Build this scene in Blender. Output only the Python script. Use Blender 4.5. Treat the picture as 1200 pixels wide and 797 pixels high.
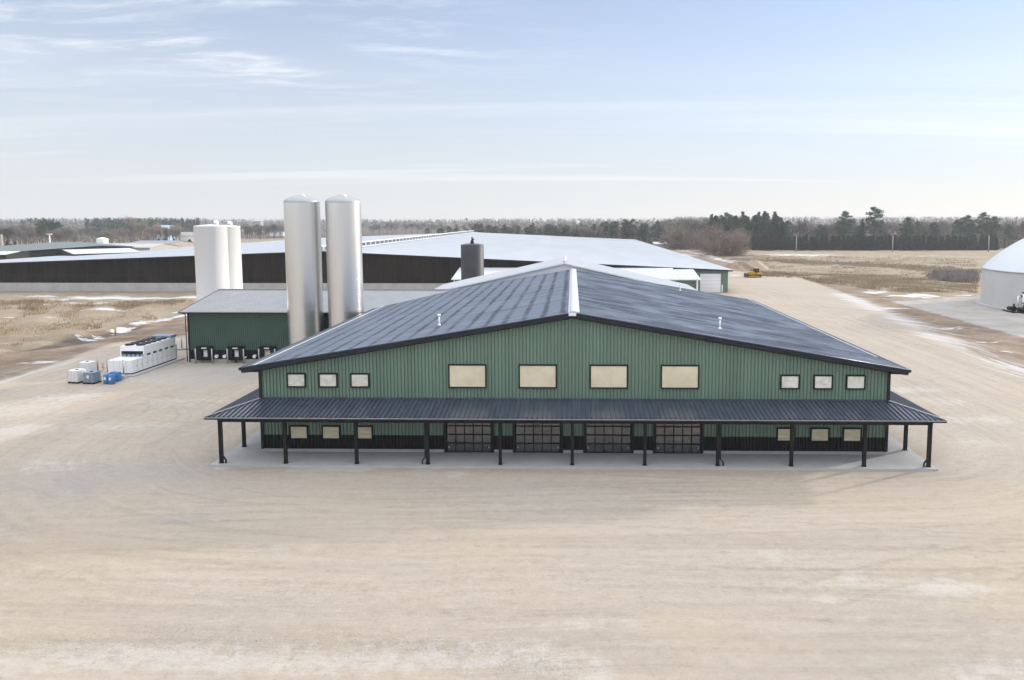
import bpy, math, random
import numpy as np
from mathutils import Vector, Matrix
random.seed(7); np.random.seed(7)
R = math.radians
scene = bpy.context.scene
for o in list(bpy.data.objects): bpy.data.objects.remove(o)

# ------------------------------------------------------------------ camera
F, CX, CY, HC, HOR = 850., 657., 338., 15.3, 258.
PIT = math.atan((CY-HOR)/F); YAW = math.atan((671.-CX)/math.hypot(F, CY-HOR))
cp, sp, ct, st = math.cos(PIT), math.sin(PIT), math.cos(YAW), math.sin(YAW)
FW = Vector((-st*cp, ct*cp, -sp)); RT = Vector((ct, st, 0)); UP = Vector((-st*sp, ct*sp, cp))
cam_d = bpy.data.cameras.new('camera'); cam = bpy.data.objects.new('camera', cam_d)
scene.collection.objects.link(cam); scene.camera = cam
cam.matrix_world = Matrix(((RT.x, UP.x, -FW.x, 0), (RT.y, UP.y, -FW.y, 0), (RT.z, UP.z, -FW.z, HC), (0, 0, 0, 1)))
cam_d.sensor_width = 36; cam_d.lens = F/1200*36
cam_d.shift_x = (600-CX)/1200; cam_d.shift_y = (CY-398.5)/1200
cam_d.clip_start = .5; cam_d.clip_end = 12000

# ------------------------------------------------------------------ sky, sun, exposure
SX, SY = 3.05, 1.65                       # horizontal shadow length per metre of height
EL = math.atan(1/math.hypot(SX, SY)); AZ = math.atan2(SX, SY)     # azimuth clockwise from +Y
SKY_STRENGTH, SUN_STRENGTH, EXPOSURE = .12, 3.1, .19
HAZE = .00022
CLOUD_GLOW = (2.3, 1.9, 1.35)
SKY_GAIN, CLOUD, OVERHEAD_FILL = (1.24, 1.24, 1.43), (5.45, 5.68, 6.2), (12.8, 13.2, 13.9)
world = bpy.data.worlds.new('World'); scene.world = world; world.use_nodes = True
wn, wl = world.node_tree.nodes, world.node_tree.links
wn.clear()
def wnode(t, **k):
    n = wn.new(t)
    for a, b in k.items(): setattr(n, a, b)
    return n
def wmath(op, a, b=None, clamp=False):
    n = wnode('ShaderNodeMath', operation=op, use_clamp=clamp)
    for i, v in enumerate((a, b)):
        if v is None: continue
        if isinstance(v, (int, float)): n.inputs[i].default_value = v
        else: wl.new(v, n.inputs[i])
    return n.outputs[0]
w_out = wnode('ShaderNodeOutputWorld'); w_bg = wnode('ShaderNodeBackground')
sky = wnode('ShaderNodeTexSky', sky_type='NISHITA'); sky.sun_disc = False
sky.sun_elevation = EL; sky.sun_rotation = AZ; sky.altitude = 200; sky.air_density = 1.0; sky.dust_density = .1; sky.ozone_density = 1.0
tc = wnode('ShaderNodeTexCoord'); sep = wnode('ShaderNodeSeparateXYZ'); wl.new(tc.outputs['Generated'], sep.inputs[0])
dz = wmath('MAXIMUM', sep.outputs[2], 0.0)
den = wmath('ADD', dz, .06)
cx_, cy_ = wmath('DIVIDE', sep.outputs[0], den), wmath('DIVIDE', sep.outputs[1], den)
def cloudnoise(ax, ay, scale, detail, rough, off):
    cmb = wnode('ShaderNodeCombineXYZ')
    wl.new(wmath('MULTIPLY', cx_, ax), cmb.inputs[0]); wl.new(wmath('MULTIPLY', cy_, ay), cmb.inputs[1]); cmb.inputs[2].default_value = off
    n = wnode('ShaderNodeTexNoise'); n.inputs['Scale'].default_value = scale; n.inputs['Detail'].default_value = detail; n.inputs['Roughness'].default_value = rough; n.inputs['Distortion'].default_value = .6
    wl.new(cmb.outputs[0], n.inputs['Vector']); return n.outputs['Fac']
def ramp(v, a, b):
    n = wnode('ShaderNodeMapRange', interpolation_type='SMOOTHSTEP'); wl.new(v, n.inputs['Value'])
    n.inputs['From Min'].default_value = a; n.inputs['From Max'].default_value = b; return n.outputs[0]
wisps = ramp(cloudnoise(.45, .9, .75, 6, .6, 3.1), .34, .62)
fine = ramp(cloudnoise(.9, 2.6, 1.5, 10, .70, 8.4), .42, .70)
# cirrus mostly in the upper left of the sky
left = ramp(wmath('MULTIPLY', sep.outputs[0], -1), -.12, .42); high = ramp(dz, .10, .24)
cirrus = wmath('MULTIPLY', wmath('MULTIPLY', wisps, fine), wmath('ADD', wmath('MULTIPLY', wmath('MULTIPLY', left, high), 1.5), .06), True)
# long thin bands of stratus low above the horizon
bands = ramp(cloudnoise(.10, .9, 1.0, 4, .5, 1.7), .48, .74)
low = wmath('MULTIPLY', ramp(dz, .03, .07), wmath('SUBTRACT', 1.0, ramp(dz, .12, .22)))
band = wmath('MULTIPLY', wmath('MULTIPLY', bands, low), .50)
veil = wmath('SUBTRACT', .80, wmath('MULTIPLY', ramp(dz, .02, .36), .50))
streaks = wmath('ADD', cirrus, band, True)
def wmix(f, a, b, blend='MIX'):
    n = wnode('ShaderNodeMix', data_type='RGBA', blend_type=blend)
    for k, v in (('Factor', f), ('A', a), ('B', b)):
        if isinstance(v, (int, float)): n.inputs[k].default_value = v
        elif isinstance(v, tuple): n.inputs[k].default_value = (*v, 1)
        else: wl.new(v, n.inputs[k])
    return n.outputs['Result']
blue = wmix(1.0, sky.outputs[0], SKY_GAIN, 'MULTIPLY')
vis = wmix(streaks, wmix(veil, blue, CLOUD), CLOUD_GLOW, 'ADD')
# unseen sky overhead made brighter than the visible part, to fill the shade
col = wmix(ramp(dz, .30, .62), vis, OVERHEAD_FILL)
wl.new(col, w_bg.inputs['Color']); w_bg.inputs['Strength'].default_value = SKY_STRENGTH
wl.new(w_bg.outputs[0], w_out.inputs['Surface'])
sun_d = bpy.data.lights.new('sun', 'SUN'); sun = bpy.data.objects.new('sun', sun_d); scene.collection.objects.link(sun)
sun_d.energy = SUN_STRENGTH; sun_d.angle = R(2.2); sun_d.color = (1.0, .93, .83)
sun.rotation_euler = Vector((-SX, -SY, -1)).to_track_quat('-Z', 'Y').to_euler()
vs = scene.view_settings; vs.view_transform = 'Standard'; vs.look = 'None'; vs.exposure = EXPOSURE; vs.gamma = 1; vs.use_curve_mapping = False

# ------------------------------------------------------------------ helpers
Z0 = -.13                                  # ground level; the concrete floor is z = 0
def ray(px, py):
    return FW + RT*((px-CX)/F) - UP*((py-CY)/F)
def gp(px, py, z=Z0):                      # ground point under a photograph pixel
    r = ray(px, py); t = (z-HC)/r.z; return r.x*t, r.y*t
def at(px, py, Y):
    r = ray(px, py); t = Y/r.y; return r.x*t, HC+r.z*t

def link(o, parent=None):
    scene.collection.objects.link(o)
    if parent is not None: o.parent = parent
    return o
def thing(name, label, cat, loc=(0, 0, 0), rz=0, group=None):
    o = bpy.data.objects.new(name, None); link(o); o.location = loc; o.rotation_euler = (0, 0, rz); o.empty_display_size = .3
    o['label'] = label; o['category'] = cat
    if group: o['group'] = group
    return o
def tag(o, label, cat, group=None):
    o['label'] = label; o['category'] = cat
    if group: o['group'] = group
    return o
class MB:
    def __init__(s): s.v = []; s.f = []; s.m = []; s.sm = []
    def face(s, pts, m=0, smooth=False):
        i = len(s.v); s.v += [tuple(p) for p in pts]; s.f.append(tuple(range(i, i+len(pts)))); s.m.append(m); s.sm.append(smooth)
    def box(s, x0, x1, y0, y1, z0, z1, m=0):
        i = len(s.v); s.v += [(x, y, z) for z in (z0, z1) for y in (y0, y1) for x in (x0, x1)]
        for q in ((0, 2, 3, 1), (4, 5, 7, 6), (0, 1, 5, 4), (2, 6, 7, 3), (0, 4, 6, 2), (1, 3, 7, 5)):
            s.f.append(tuple(i+k for k in q)); s.m.append(m); s.sm.append(False)
        return s
    def cyl(s, p0, p1, r0, r1=None, n=12, m=0, caps=True, smooth=True):
        if r1 is None: r1 = r0
        p0, p1 = Vector(p0), Vector(p1); d = (p1-p0).normalized()
        a = d.orthogonal().normalized(); b = d.cross(a); i = len(s.v)
        for p, r in ((p0, r0), (p1, r1)):
            for k in range(n):
                t = 2*math.pi*k/n; q = p+(a*math.cos(t)+b*math.sin(t))*r; s.v.append(tuple(q))
        for k in range(n):
            k2 = (k+1) % n; s.f.append((i+k, i+k2, i+n+k2, i+n+k)); s.m.append(m); s.sm.append(smooth)
        if caps:
            s.f.append(tuple(i+k for k in range(n))[::-1]); s.m.append(m); s.sm.append(False)
            s.f.append(tuple(i+n+k for k in range(n))); s.m.append(m); s.sm.append(False)
        return s
    def lathe(s, c, prof, n=48, m=0, smooth=True):
        i = len(s.v); 
        for r, z in prof:
            for k in range(n):
                t = 2*math.pi*k/n; s.v.append((c[0]+r*math.cos(t), c[1]+r*math.sin(t), c[2]+z))
        for j in range(len(prof)-1):
            for k in range(n):
                k2 = (k+1) % n; s.f.append((i+j*n+k, i+j*n+k2, i+(j+1)*n+k2, i+(j+1)*n+k)); s.m.append(m); s.sm.append(smooth)
        return s
    def beam(s, p0, p1, w, h, m=0):          # box along a segment; w across, h up
        p0, p1 = Vector(p0), Vector(p1); d = (p1-p0).normalized(); u = Vector((0, 0, 1)) if abs(d.z) < .95 else Vector((0, 1, 0))
        a = d.cross(u).normalized()*w/2; b = a.cross(d).normalized()*h/2; i = len(s.v)
        for p in (p0, p1): s.v += [tuple(p-a-b), tuple(p+a-b), tuple(p+a+b), tuple(p-a+b)]
        for q in ((0, 3, 2, 1), (4, 5, 6, 7), (0, 1, 5, 4), (1, 2, 6, 5), (2, 3, 7, 6), (3, 0, 4, 7)):
            s.f.append(tuple(i+k for k in q)); s.m.append(m); s.sm.append(False)
        return s
    def prism(s, pts, axis, a, b, m=0):      # polygon in the plane normal to axis, pulled from a to b
        def P(p, t): return {'x': (t, p[0], p[1]), 'y': (p[0], t, p[1]), 'z': (p[0], p[1], t)}[axis]
        n = len(pts); i = len(s.v); s.v += [P(p, a) for p in pts]+[P(p, b) for p in pts]
        s.f.append(tuple(i+k for k in range(n))); s.f.append(tuple(i+n+k for k in range(n))[::-1]); s.m += [m, m]; s.sm += [False, False]
        for k in range(n):
            k2 = (k+1) % n; s.f.append((i+k, i+n+k, i+n+k2, i+k2)); s.m.append(m); s.sm.append(False)
        return s
    def build(s, name, mats, parent=None, rebase=None, recalc=True):
        me = bpy.data.meshes.new(name)
        v = s.v if rebase is None else [(p[0]-rebase[0], p[1]-rebase[1], p[2]-rebase[2]) for p in s.v]
        me.from_pydata(v, [], s.f)
        for k in (mats if isinstance(mats, (list, tuple)) else [mats]): me.materials.append(k)
        me.polygons.foreach_set('material_index', s.m); me.polygons.foreach_set('use_smooth', s.sm)
        me.update()
        o = bpy.data.objects.new(name, me); link(o, parent)
        if rebase is not None: o.location = rebase
        return o
def structure(o): o['kind'] = 'structure'; return o
def stuff(o): o['kind'] = 'stuff'; return o

def ribbed(mb, O, U, V, N, u0, u1, f0, f1, period=.3, h=.03, w=.05, ws=.02, m=0, cuts=()):
    """profiled metal sheet: ribs (h > 0) or grooves (h < 0) run along V, one every period along U"""
    O, U, V, N = map(Vector, (O, U, V, N))
    us = []; k = math.floor(u0/period)
    while k*period < u1+period:
        b = k*period
        for d, hh in ((0, 0), (period-w-2*ws, 0), (period-w-ws, h), (period-ws, h)): us.append((b+d, hh))
        k += 1
    xs_, hs_ = [p[0] for p in us], [p[1] for p in us]
    ext = [u0, u1]+[c+e for c in cuts for e in (-.001, .001)]
    pu = sorted([x for x in xs_ if u0+.002 < x < u1-.002]+ext)
    i = len(mb.v)
    for u in pu:
        hh = float(np.interp(u, xs_, hs_))
        for f in (f0, f1): mb.v.append(tuple(O+U*u+V*(f(u) if callable(f) else f)+N*hh))
    for j in range(len(pu)-1):
        mb.f.append((i+2*j, i+2*j+2, i+2*j+3, i+2*j+1)); mb.m.append(m); mb.sm.append(False)
    return mb

# ------------------------------------------------------------------ materials
def mat(name, col, rough=.6, metal=0., var=.12, scale=1.5, spec=.5, bump=0., bscale=20., detail=6, stretch=(1, 1, 1), col2=None, coat=0):
    m = bpy.data.materials.new(name); m.use_nodes = True
    nt = m.node_tree; N, L = nt.nodes, nt.links
    bs = N['Principled BSDF']; bs.inputs['Roughness'].default_value = rough; bs.inputs['Metallic'].default_value = metal
    bs.inputs['Specular IOR Level'].default_value = spec
    if coat: bs.inputs['Coat Weight'].default_value = coat
    g = N.new('ShaderNodeNewGeometry'); mp = N.new('ShaderNodeMapping'); mp.inputs['Scale'].default_value = stretch
    L.new(g.outputs['Position'], mp.inputs['Vector'])
    n = N.new('ShaderNodeTexNoise'); n.inputs['Scale'].default_value = scale; n.inputs['Detail'].default_value = detail; n.inputs['Roughness'].default_value = .6
    L.new(mp.outputs[0], n.inputs['Vector'])
    mr = N.new('ShaderNodeMapRange'); L.new(n.outputs['Fac'], mr.inputs['Value']); mr.inputs['From Min'].default_value = .3; mr.inputs['From Max'].default_value = .7
    mx = N.new('ShaderNodeMix'); mx.data_type = 'RGBA'; L.new(mr.outputs[0], mx.inputs['Factor'])
    c2 = col2 if col2 else tuple(min(1, c*(1+var)) for c in col); c1 = col if col2 else tuple(c*(1-var) for c in col)
    mx.inputs['A'].default_value = (*c1, 1); mx.inputs['B'].default_value = (*c2, 1)
    L.new(mx.outputs['Result'], bs.inputs['Base Color'])
    if bump:
        nb = N.new('ShaderNodeTexNoise'); nb.inputs['Scale'].default_value = bscale; nb.inputs['Detail'].default_value = 4; L.new(mp.outputs[0], nb.inputs['Vector'])
        b = N.new('ShaderNodeBump'); b.inputs['Strength'].default_value = bump; b.inputs['Distance'].default_value = .05
        L.new(nb.outputs['Fac'], b.inputs['Height']); L.new(b.outputs[0], bs.inputs['Normal'])
    return m
M = dict(
    green=mat('green siding', (.140, .218, .164), .45, var=.10, scale=1.0, stretch=(1.0, .0, .03), detail=2),
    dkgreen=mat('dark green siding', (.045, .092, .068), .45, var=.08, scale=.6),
    black=mat('black steel', (.010, .010, .012), .5, var=.2, spec=.25),
    trim=mat('charcoal trim', (.014, .017, .026), .4, var=.2, spec=.3),
    brown=mat('dark bronze steel', (.014, .013, .013), .5, var=.2, spec=.25),
    concrete=mat('concrete', (.42, .41, .405), .85, var=.10, scale=.5, bump=.1, bscale=8),
    foundation=mat('foundation concrete', (.40, .38, .35), .9, var=.12, scale=1.2),
    porch=mat('porch standing seam', (.056, .067, .094), .30, var=.25, scale=1.2, spec=.8, stretch=(1.5, .4, 1)),
    ridge=mat('white ridge light', (.54, .55, .575), .4, var=.05),
    board=mat('window board', (.68, .575, .395), .5, var=.10, scale=1.3, col2=(.80, .71, .53)),
    film=mat('wrinkled film', (.56, .52, .41), .28, var=.2, scale=2.8, col2=(.90, .87, .77), bump=.6, bscale=5, stretch=(1, 1, 1.4)),
    glass_low=mat('glass with painted tan reflection', (.54, .47, .30), .25, var=.2, scale=1.8, col2=(.80, .73, .54), stretch=(.6, 1, 3)),  # tan reflection of the ground is put into the base colour
    pane=mat('smoked door panel', (.19, .19, .192), .12, metal=.7, var=.2, scale=1.1, spec=.9),
    steel=mat('brushed stainless steel', (.74, .73, .72), .30, metal=1., var=.05, scale=.8, stretch=(1, 1, .05)),
    satin=mat('satin steel', (.40, .41, .42), .45, metal=.6, var=.05),
    galv=mat('galvanised steel', (.42, .43, .44), .5, metal=.6, var=.15, scale=2),
    white=mat('white painted metal', (.85, .85, .85), .4, var=.03, scale=.4),
    whitetank=mat('white tank shell', (.88, .88, .88), .32, var=.02, scale=.3),
    whiteroof=mat('white steel roof', (.54, .56, .59), .42, var=.05, scale=.15, stretch=(1, .2, 1)),
    snowroof=mat('frosted white roof', (.58, .59, .61), .5, var=.04, scale=.4),
    greyroof=mat('zinc grey roof', (.30, .305, .32), .32, var=.10, scale=.6, metal=.35),
    padbrown=mat('brown wet cooling pads', (.021, .0145, .010), .9, var=.6, scale=.35, stretch=(1.6, 1, .4), detail=8, spec=.2),
    slats=mat('dark pad frame', (.014, .012, .011), .7),
    conc_wall=mat('light precast wall', (.47, .455, .44), .85, var=.10, scale=.4),
    darktank=mat('weathered black tank', (.028, .029, .032), .55, var=.35, scale=1.2, stretch=(1, 1, .5)),
    plastic=mat('white translucent plastic', (.86, .86, .86), .45, var=.04),
    greyblue=mat('grey blue tote', (.22, .29, .38), .5, var=.12, scale=3),
    blue=mat('blue plastic drum', (.05, .19, .43), .4, var=.15, scale=3),
    paper=mat('white paper label', (.75, .75, .75), .6),
    yellow=mat('machine yellow', (.58, .33, .03), .45, var=.12),
    rust=mat('dirty steel track', (.055, .042, .033), .8, var=.3, scale=4),
    cabglass=mat('tinted cab glass', (.02, .05, .08), .12, var=.1),
    red=mat('red valve paint', (.33, .07, .05), .5),
    membrane=mat('dome membrane', (.60, .63, .67), .42, var=.03, scale=.1),
    cladding=mat('tank cladding', (.52, .51, .49), .55, var=.06, scale=.25),
    wood=mat('grey pole wood', (.34, .31, .28), .85, var=.2, scale=3),
    wire=mat('wire', (.05, .05, .05), .5),
    bark=mat('bark', (.11, .092, .078), .9, var=.3, scale=2),
    palebark=mat('pale birch bark', (.36, .33, .30), .9, var=.2, scale=2),
    twig=mat('bare twigs', (.225, .200, .182), .95, var=.3, scale=.05),
    palertwig=mat('pale bare twigs', (.30, .265, .235), .95, var=.2, scale=.06),
    redtwig=mat('brown bush twigs', (.25, .195, .162), .95, var=.25, scale=.1),
    needle=mat('spruce needles', (.042, .084, .062), .8, var=.4, scale=.12, col2=(.088, .122, .082)),
    pine=mat('pine needles', (.046, .088, .068), .8, var=.4, scale=.10, col2=(.118, .142, .088)),
    hedge=mat('windbreak needles', (.044, .060, .052), .85, var=.35, scale=.15, col2=(.078, .086, .070)),
    drygrass=mat('dry grass blades', (.35, .275, .18), .95, var=.3, scale=.12),
    weeds=mat('dead brown weeds', (.30, .228, .155), .95, var=.35, scale=.2),
    bluehouse=mat('pale blue siding', (.40, .52, .66), .6),
    tan=mat('tan walls', (.40, .36, .31), .8),
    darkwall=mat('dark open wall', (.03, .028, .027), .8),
    clod=mat('gravel clods', (.42, .37, .32), .95, var=.2, scale=4),
    greyshed=mat('grey green shed roof', (.20, .225, .235), .5, var=.06),
    beigeroof=mat('beige shed roof', (.46, .455, .435), .6),
)
def frost_roof(name, side):
    m = bpy.data.materials.new(name); m.use_nodes = True; N, L = m.node_tree.nodes, m.node_tree.links
    bs = N['Principled BSDF']; bs.inputs['Roughness'].default_value = .42
    g = N.new('ShaderNodeNewGeometry'); sx = N.new('ShaderNodeSeparateXYZ'); L.new(g.outputs['Position'], sx.inputs[0])
    def noise(sc, stretch, detail=5):
        mp = N.new('ShaderNodeMapping'); mp.inputs['Scale'].default_value = stretch; L.new(g.outputs['Position'], mp.inputs[0])
        n = N.new('ShaderNodeTexNoise'); n.inputs['Scale'].default_value = sc; n.inputs['Detail'].default_value = detail; n.inputs['Roughness'].default_value = .6; L.new(mp.outputs[0], n.inputs['Vector']); return n.outputs['Fac']
    def ma(op, a, b, c=None, clamp=False):
        n = N.new('ShaderNodeMath'); n.operation = op; n.use_clamp = clamp
        for i, v in enumerate((a, b, c)):
            if v is None: continue
            if isinstance(v, (int, float)): n.inputs[i].default_value = v
            else: L.new(v, n.inputs[i])
        return n.outputs[0]
    def sm(v, a, b):
        n = N.new('ShaderNodeMapRange'); n.interpolation_type = 'SMOOTHSTEP'; L.new(v, n.inputs[0]); n.inputs['From Min'].default_value = a; n.inputs['From Max'].default_value = b; return n.outputs[0]
    streak = noise(1.0, (.16, 2.0, .16), 9); blot = noise(.28, (1, 1, 1), 4)
    if side == 'left':      # frost melted off over the purlins
        wob = ma('MULTIPLY', ma('SUBTRACT', noise(.8, (1, .25, 1), 3), .5), .35)
        ph = ma('ABSOLUTE', ma('SUBTRACT', ma('FRACT', ma('DIVIDE', ma('ADD', sx.outputs[0], wob), 1.27), None), .5), None)
        line = sm(ma('ADD', ph, ma('MULTIPLY', ma('SUBTRACT', streak, .5), .12)), .06, .21)
        fade = sm(ma('ADD', sx.outputs[0], ma('MULTIPLY', blot, 6)), -22, -14)
        cov = ma('MULTIPLY', ma('SUBTRACT', 1.0, ma('MULTIPLY', ma('SUBTRACT', 1.0, line), ma('ADD', .35, ma('MULTIPLY', sm(noise(.35, (1, .6, 1), 3), .35, .6), .55)))), ma('ADD', ma('MULTIPLY', fade, .14), .32))
        cov = ma('MULTIPLY', cov, ma('ADD', ma('MULTIPLY', sm(streak, .35, .65), .45), .68), clamp=True)
    else:
        cov = ma('ADD', ma('MULTIPLY', sm(streak, .38, .64), .36), ma('MULTIPLY', sm(blot, .38, .64), .26), clamp=True)
    mx = N.new('ShaderNodeMix'); mx.data_type = 'RGBA'; L.new(cov, mx.inputs['Factor'])
    mx.inputs['A'].default_value = (.030, .041, .070, 1); mx.inputs['B'].default_value = (.37, .43, .52, 1)
    L.new(mx.outputs['Result'], bs.inputs['Base Color'])
    L.new(ma('ADD', ma('MULTIPLY', cov, .4), .36), bs.inputs['Roughness'])
    return m
M['frostL'] = frost_roof('frosted navy roof striped', 'left'); M['frostR'] = frost_roof('frosted navy roof streaked', 'right')

# ------------------------------------------------------------------ ground: one sheet to the horizon
def axis(lo, hi, step, far, grow=1.13, fa=None):
    a = list(np.arange(lo, hi+.01, step)); s = step; x = a[-1]
    while x < far: s *= grow; x += s; a.append(x)
    s = step; x = a[0]; b = []
    while x > -(fa or far): s *= grow; x -= s; b.append(x)
    return np.array(b[::-1]+a)
gx = axis(-90, 100, 1.0, 5200); gy = axis(14, 160, .9, 7000, 1.035, 160)
XX, YY = np.meshgrid(gx, gy); nx, ny = len(gx), len(gy)
def sdf_poly(pts):                        # >0 inside
    P = np.array(pts); n = len(P); d = np.full(XX.shape, 1e9); ins = np.zeros(XX.shape, bool)
    for i in range(n):
        a, b = P[i], P[(i+1) % n]; e = b-a; wx, wy = XX-a[0], YY-a[1]
        t = np.clip((wx*e[0]+wy*e[1])/(e@e), 0, 1); d = np.minimum(d, np.hypot(wx-e[0]*t, wy-e[1]*t))
        c = (a[1] <= YY) != (b[1] <= YY)
        with np.errstate(divide='ignore', invalid='ignore'):
            xi = a[0]+(YY-a[1])/(b[1]-a[1]+1e-12)*e[0]
        ins ^= c & (XX < xi)
    return np.where(ins, d, -d)
yard = [gp(-60, 466), gp(0, 446), gp(60, 428), gp(125, 404), gp(222, 392), (-44, 92), (-30, 104), (-26, 151), (33, 152.5), (36, 170), (44, 212), gp(862, 317.5), gp(940, 326), gp(1010, 351), gp(1100, 396), gp(1200, 440), gp(1330, 490), (70, 20), (70, -150), (-90, -150), (-95, 30)]
dirt_a = [gp(-60, 466), gp(-60, 430), gp(0, 414), gp(60, 404), gp(110, 388), gp(150, 380), gp(222, 366), gp(222, 395), gp(125, 408), gp(60, 432), gp(0, 450)]
dirt_b = [gp(800, 293.5), gp(850, 297), gp(872, 305), gp(890, 312), gp(880, 321), gp(940, 323), gp(1000, 336), gp(1060, 352), gp(1145, 366), gp(1210, 385), gp(1260, 400), gp(1330, 490), gp(1200, 440), gp(1100, 396), gp(1010, 352), gp(940, 327), gp(862, 318), (44, 212), (36, 170)]
pad = [gp(1045, 353.5), gp(1145, 347), (92, 160), (125, 140), (110, 100), gp(1240, 410), gp(1200, 396), gp(1120, 374)]
apron = [(-44, 76.8), (-21, 76.8), (-22, 70), (-36, 66), (-44.5, 69)]
apron2 = [(24, 153), (33.5, 153), (36, 132), (26, 128)]
A = {}
A['yard'] = sdf_poly(yard); A['dirt'] = np.maximum(sdf_poly(dirt_a), sdf_poly(dirt_b)); A['pad'] = sdf_poly(pad)
A['apron'] = np.maximum(sdf_poly(apron), sdf_poly(apron2))
# distance from the block of buildings: wheel tracks follow its contours
qx, qy = np.abs(XX-2)-17, np.abs(YY-70)-18
A['flow'] = np.hypot(np.maximum(qx, 0), np.maximum(qy, 0))+np.minimum(np.maximum(qx, qy), 0)
def blob(lst):
    s = np.zeros(XX.shape)
    for px, py, rx, ry, amp in lst:
        x, y = gp(px, py); wx = rx*y/F; wy = ry*y*y/(F*HC); s = np.maximum(s, amp*np.exp(-(((XX-x)/wx)**2+((YY-y)/wy)**2)))
    return s
def trail(lst, w, amp):                   # snow along a line on the ground
    s = np.zeros(XX.shape); P = [gp(*p) for p in lst]
    for a, b in zip(P[:-1], P[1:]):
        a, b = np.array(a), np.array(b); e = b-a; wx, wy = XX-a[0], YY-a[1]; t = np.clip((wx*e[0]+wy*e[1])/(e@e), 0, 1)
        d = np.hypot(wx-e[0]*t, wy-e[1]*t); s = np.maximum(s, amp*np.exp(-(d/w)**2))
    return s
snow = blob([(160, 349.5, 120, 2.2, 1.2), (60, 347.5, 60, 1.6, 1.0), (125, 363.5, 50, 2, 1.1), (150, 363, 14, 1.2, 1.0), (60, 373, 16, 2, .7), (45, 386, 14, 2, .6), (40, 425, 50, 5, .65), (100, 356, 120, 1.4, .8), (200, 372, 30, 1.5, .9), (20, 372, 40, 1.2, .7), (130, 378, 30, 1.2, .7), (1060, 361, 60, 2, .6), (1120, 384, 50, 3, .6),
             (210, 366, 16, 1.2, .8), (935, 299, 60, 2.0, .9), (1000, 302, 80, 1.2, .7), (1080, 300, 60, 1.0, .6), (805, 299, 30, 3, .8), (846, 312, 16, 1.6, .7), (855, 322, 20, 1.5, .7),
             (1022, 342, 22, 1.5, 1.0), (1075, 347.5, 60, 2.6, .95), (1130, 346, 20, 1.2, 1), (1150, 400, 40, 3, .6), (1185, 413, 16, 2, .8)])
snow = np.maximum(snow, trail([(100, 393), (130, 389), (165, 379), (222, 369)], 2.0, .85))
A['icy'] = np.maximum(trail([(-20, 452), (20, 443), (80, 425), (120, 412)], 2.4, .48), np.maximum(trail([(985, 345), (1050, 371), (1100, 393), (1150, 413), (1230, 448)], 3.4, .75), trail([(1060, 385), (1200, 425)], 2., .2)))
A['icy'] = np.maximum(A['icy'], blob([(150, 349.5, 160, 2.2, .6), (930, 299, 80, 2.4, .5), (1080, 300, 90, 1.4, .35)]))
snow = np.maximum(snow, trail([(790, 292), (825, 298), (850, 306), (880, 310)], 5, .75))
A['snow'] = snow
A['wood'] = np.maximum(sdf_poly([(36, 400), (1500, 383), (5000, 383), (5000, 6900), (-5000, 6900), (-5000, 700), (-480, 560), (-120, 640), (-60, 420)]), -50)
A['pale'] = np.maximum(blob([(200, 470, 90, 8, .5), (120, 500, 120, 8, .5), (60, 545, 80, 10, .45), (170, 445, 60, 5, .5), (980, 380, 50, 5, .4), (1150, 520, 60, 8, .45), (1000, 420, 50, 4, .45), (820, 690, 60, 8, .4), (250, 700, 160, 6, .35), (700, 730, 90, 6, .35),(1110, 688, 55, 14, .85), (1000, 676, 45, 10, .6), (900, 650, 70, 8, .5), (1180, 790, 120, 30, .6), (960, 700, 40, 8, .5), (1110, 470, 60, 7, .5), (1060, 457, 60, 5, .7), (1150, 492, 60, 7, .6),
             (30, 480, 60, 14, .6), (80, 465, 60, 10, .6), (20, 505, 40, 12, .8), (270, 432, 40, 5, .7), (115, 552, 10, 3, .8), (500, 553, 40, 3, .75), (530, 556, 16, 4, .8), (260, 550, 9, 3, .9), (190, 573, 12, 2, .6)]),
             trail([(-30, 775), (150, 770), (400, 775), (620, 768), (700, 790)], 1.1, .62))
A['pale'] = np.maximum(A['pale'], trail([(340, 549), (440, 549.5)], .22, 1.2))
A['damp'] = np.maximum(blob([(120, 560, 220, 40, .9), (230, 610, 140, 18, .6), (60, 500, 120, 30, .5), (250, 470, 60, 20, .5), (60, 620, 150, 18, .5), (640, 566, 420, 13, .55), (215, 424, 18, 5, 1.0), (330, 600, 80, 14, .4)]), trail([(40, 408), (100, 395), (150, 385)], 2.4, 1.3))
A['damp'] = np.maximum(A['damp'], trail([(878, 303.5), (960, 307), (1050, 311.5), (1150, 317.5)], 11, 1.8))
A['clod'] = np.maximum(trail([(-30, 755), (150, 748), (400, 752), (560, 762), (680, 790)], .55, 1.0), trail([(0, 665), (250, 700), (430, 690)], .8, .35))
verts = np.stack([XX, YY, np.full(XX.shape, Z0)], -1).reshape(-1, 3)
# soft relief in the rough ground away from the yard
out = np.clip(-A['yard']/6, 0, 1)*np.clip((YY-60)/30, 0, 1)*np.exp(-np.maximum(YY-400, 0)/200)*(A['pad'] < -3)
inside_b = ((XX > -145) & (XX < 36) & (YY > 150) & (YY < 400)) | ((XX > -54) & (XX < -14) & (YY > 60) & (YY < 112))
rel = (.22*np.sin(XX*.31+2*np.sin(YY*.11))*np.sin(YY*.27+XX*.07)+.12*np.sin(XX*.83+YY*.41))*out*(~inside_b)
rel -= .5*A['damp']*(out > .5)*(A['damp'] > .5)
verts[:, 2] += rel.reshape(-1)
idx = np.arange(nx*ny).reshape(ny, nx)
faces = np.stack([idx[:-1, :-1], idx[:-1, 1:], idx[1:, 1:], idx[1:, :-1]], -1).reshape(-1, 4)
me = bpy.data.meshes.new('ground'); me.from_pydata(verts.tolist(), [], faces.tolist())
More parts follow.
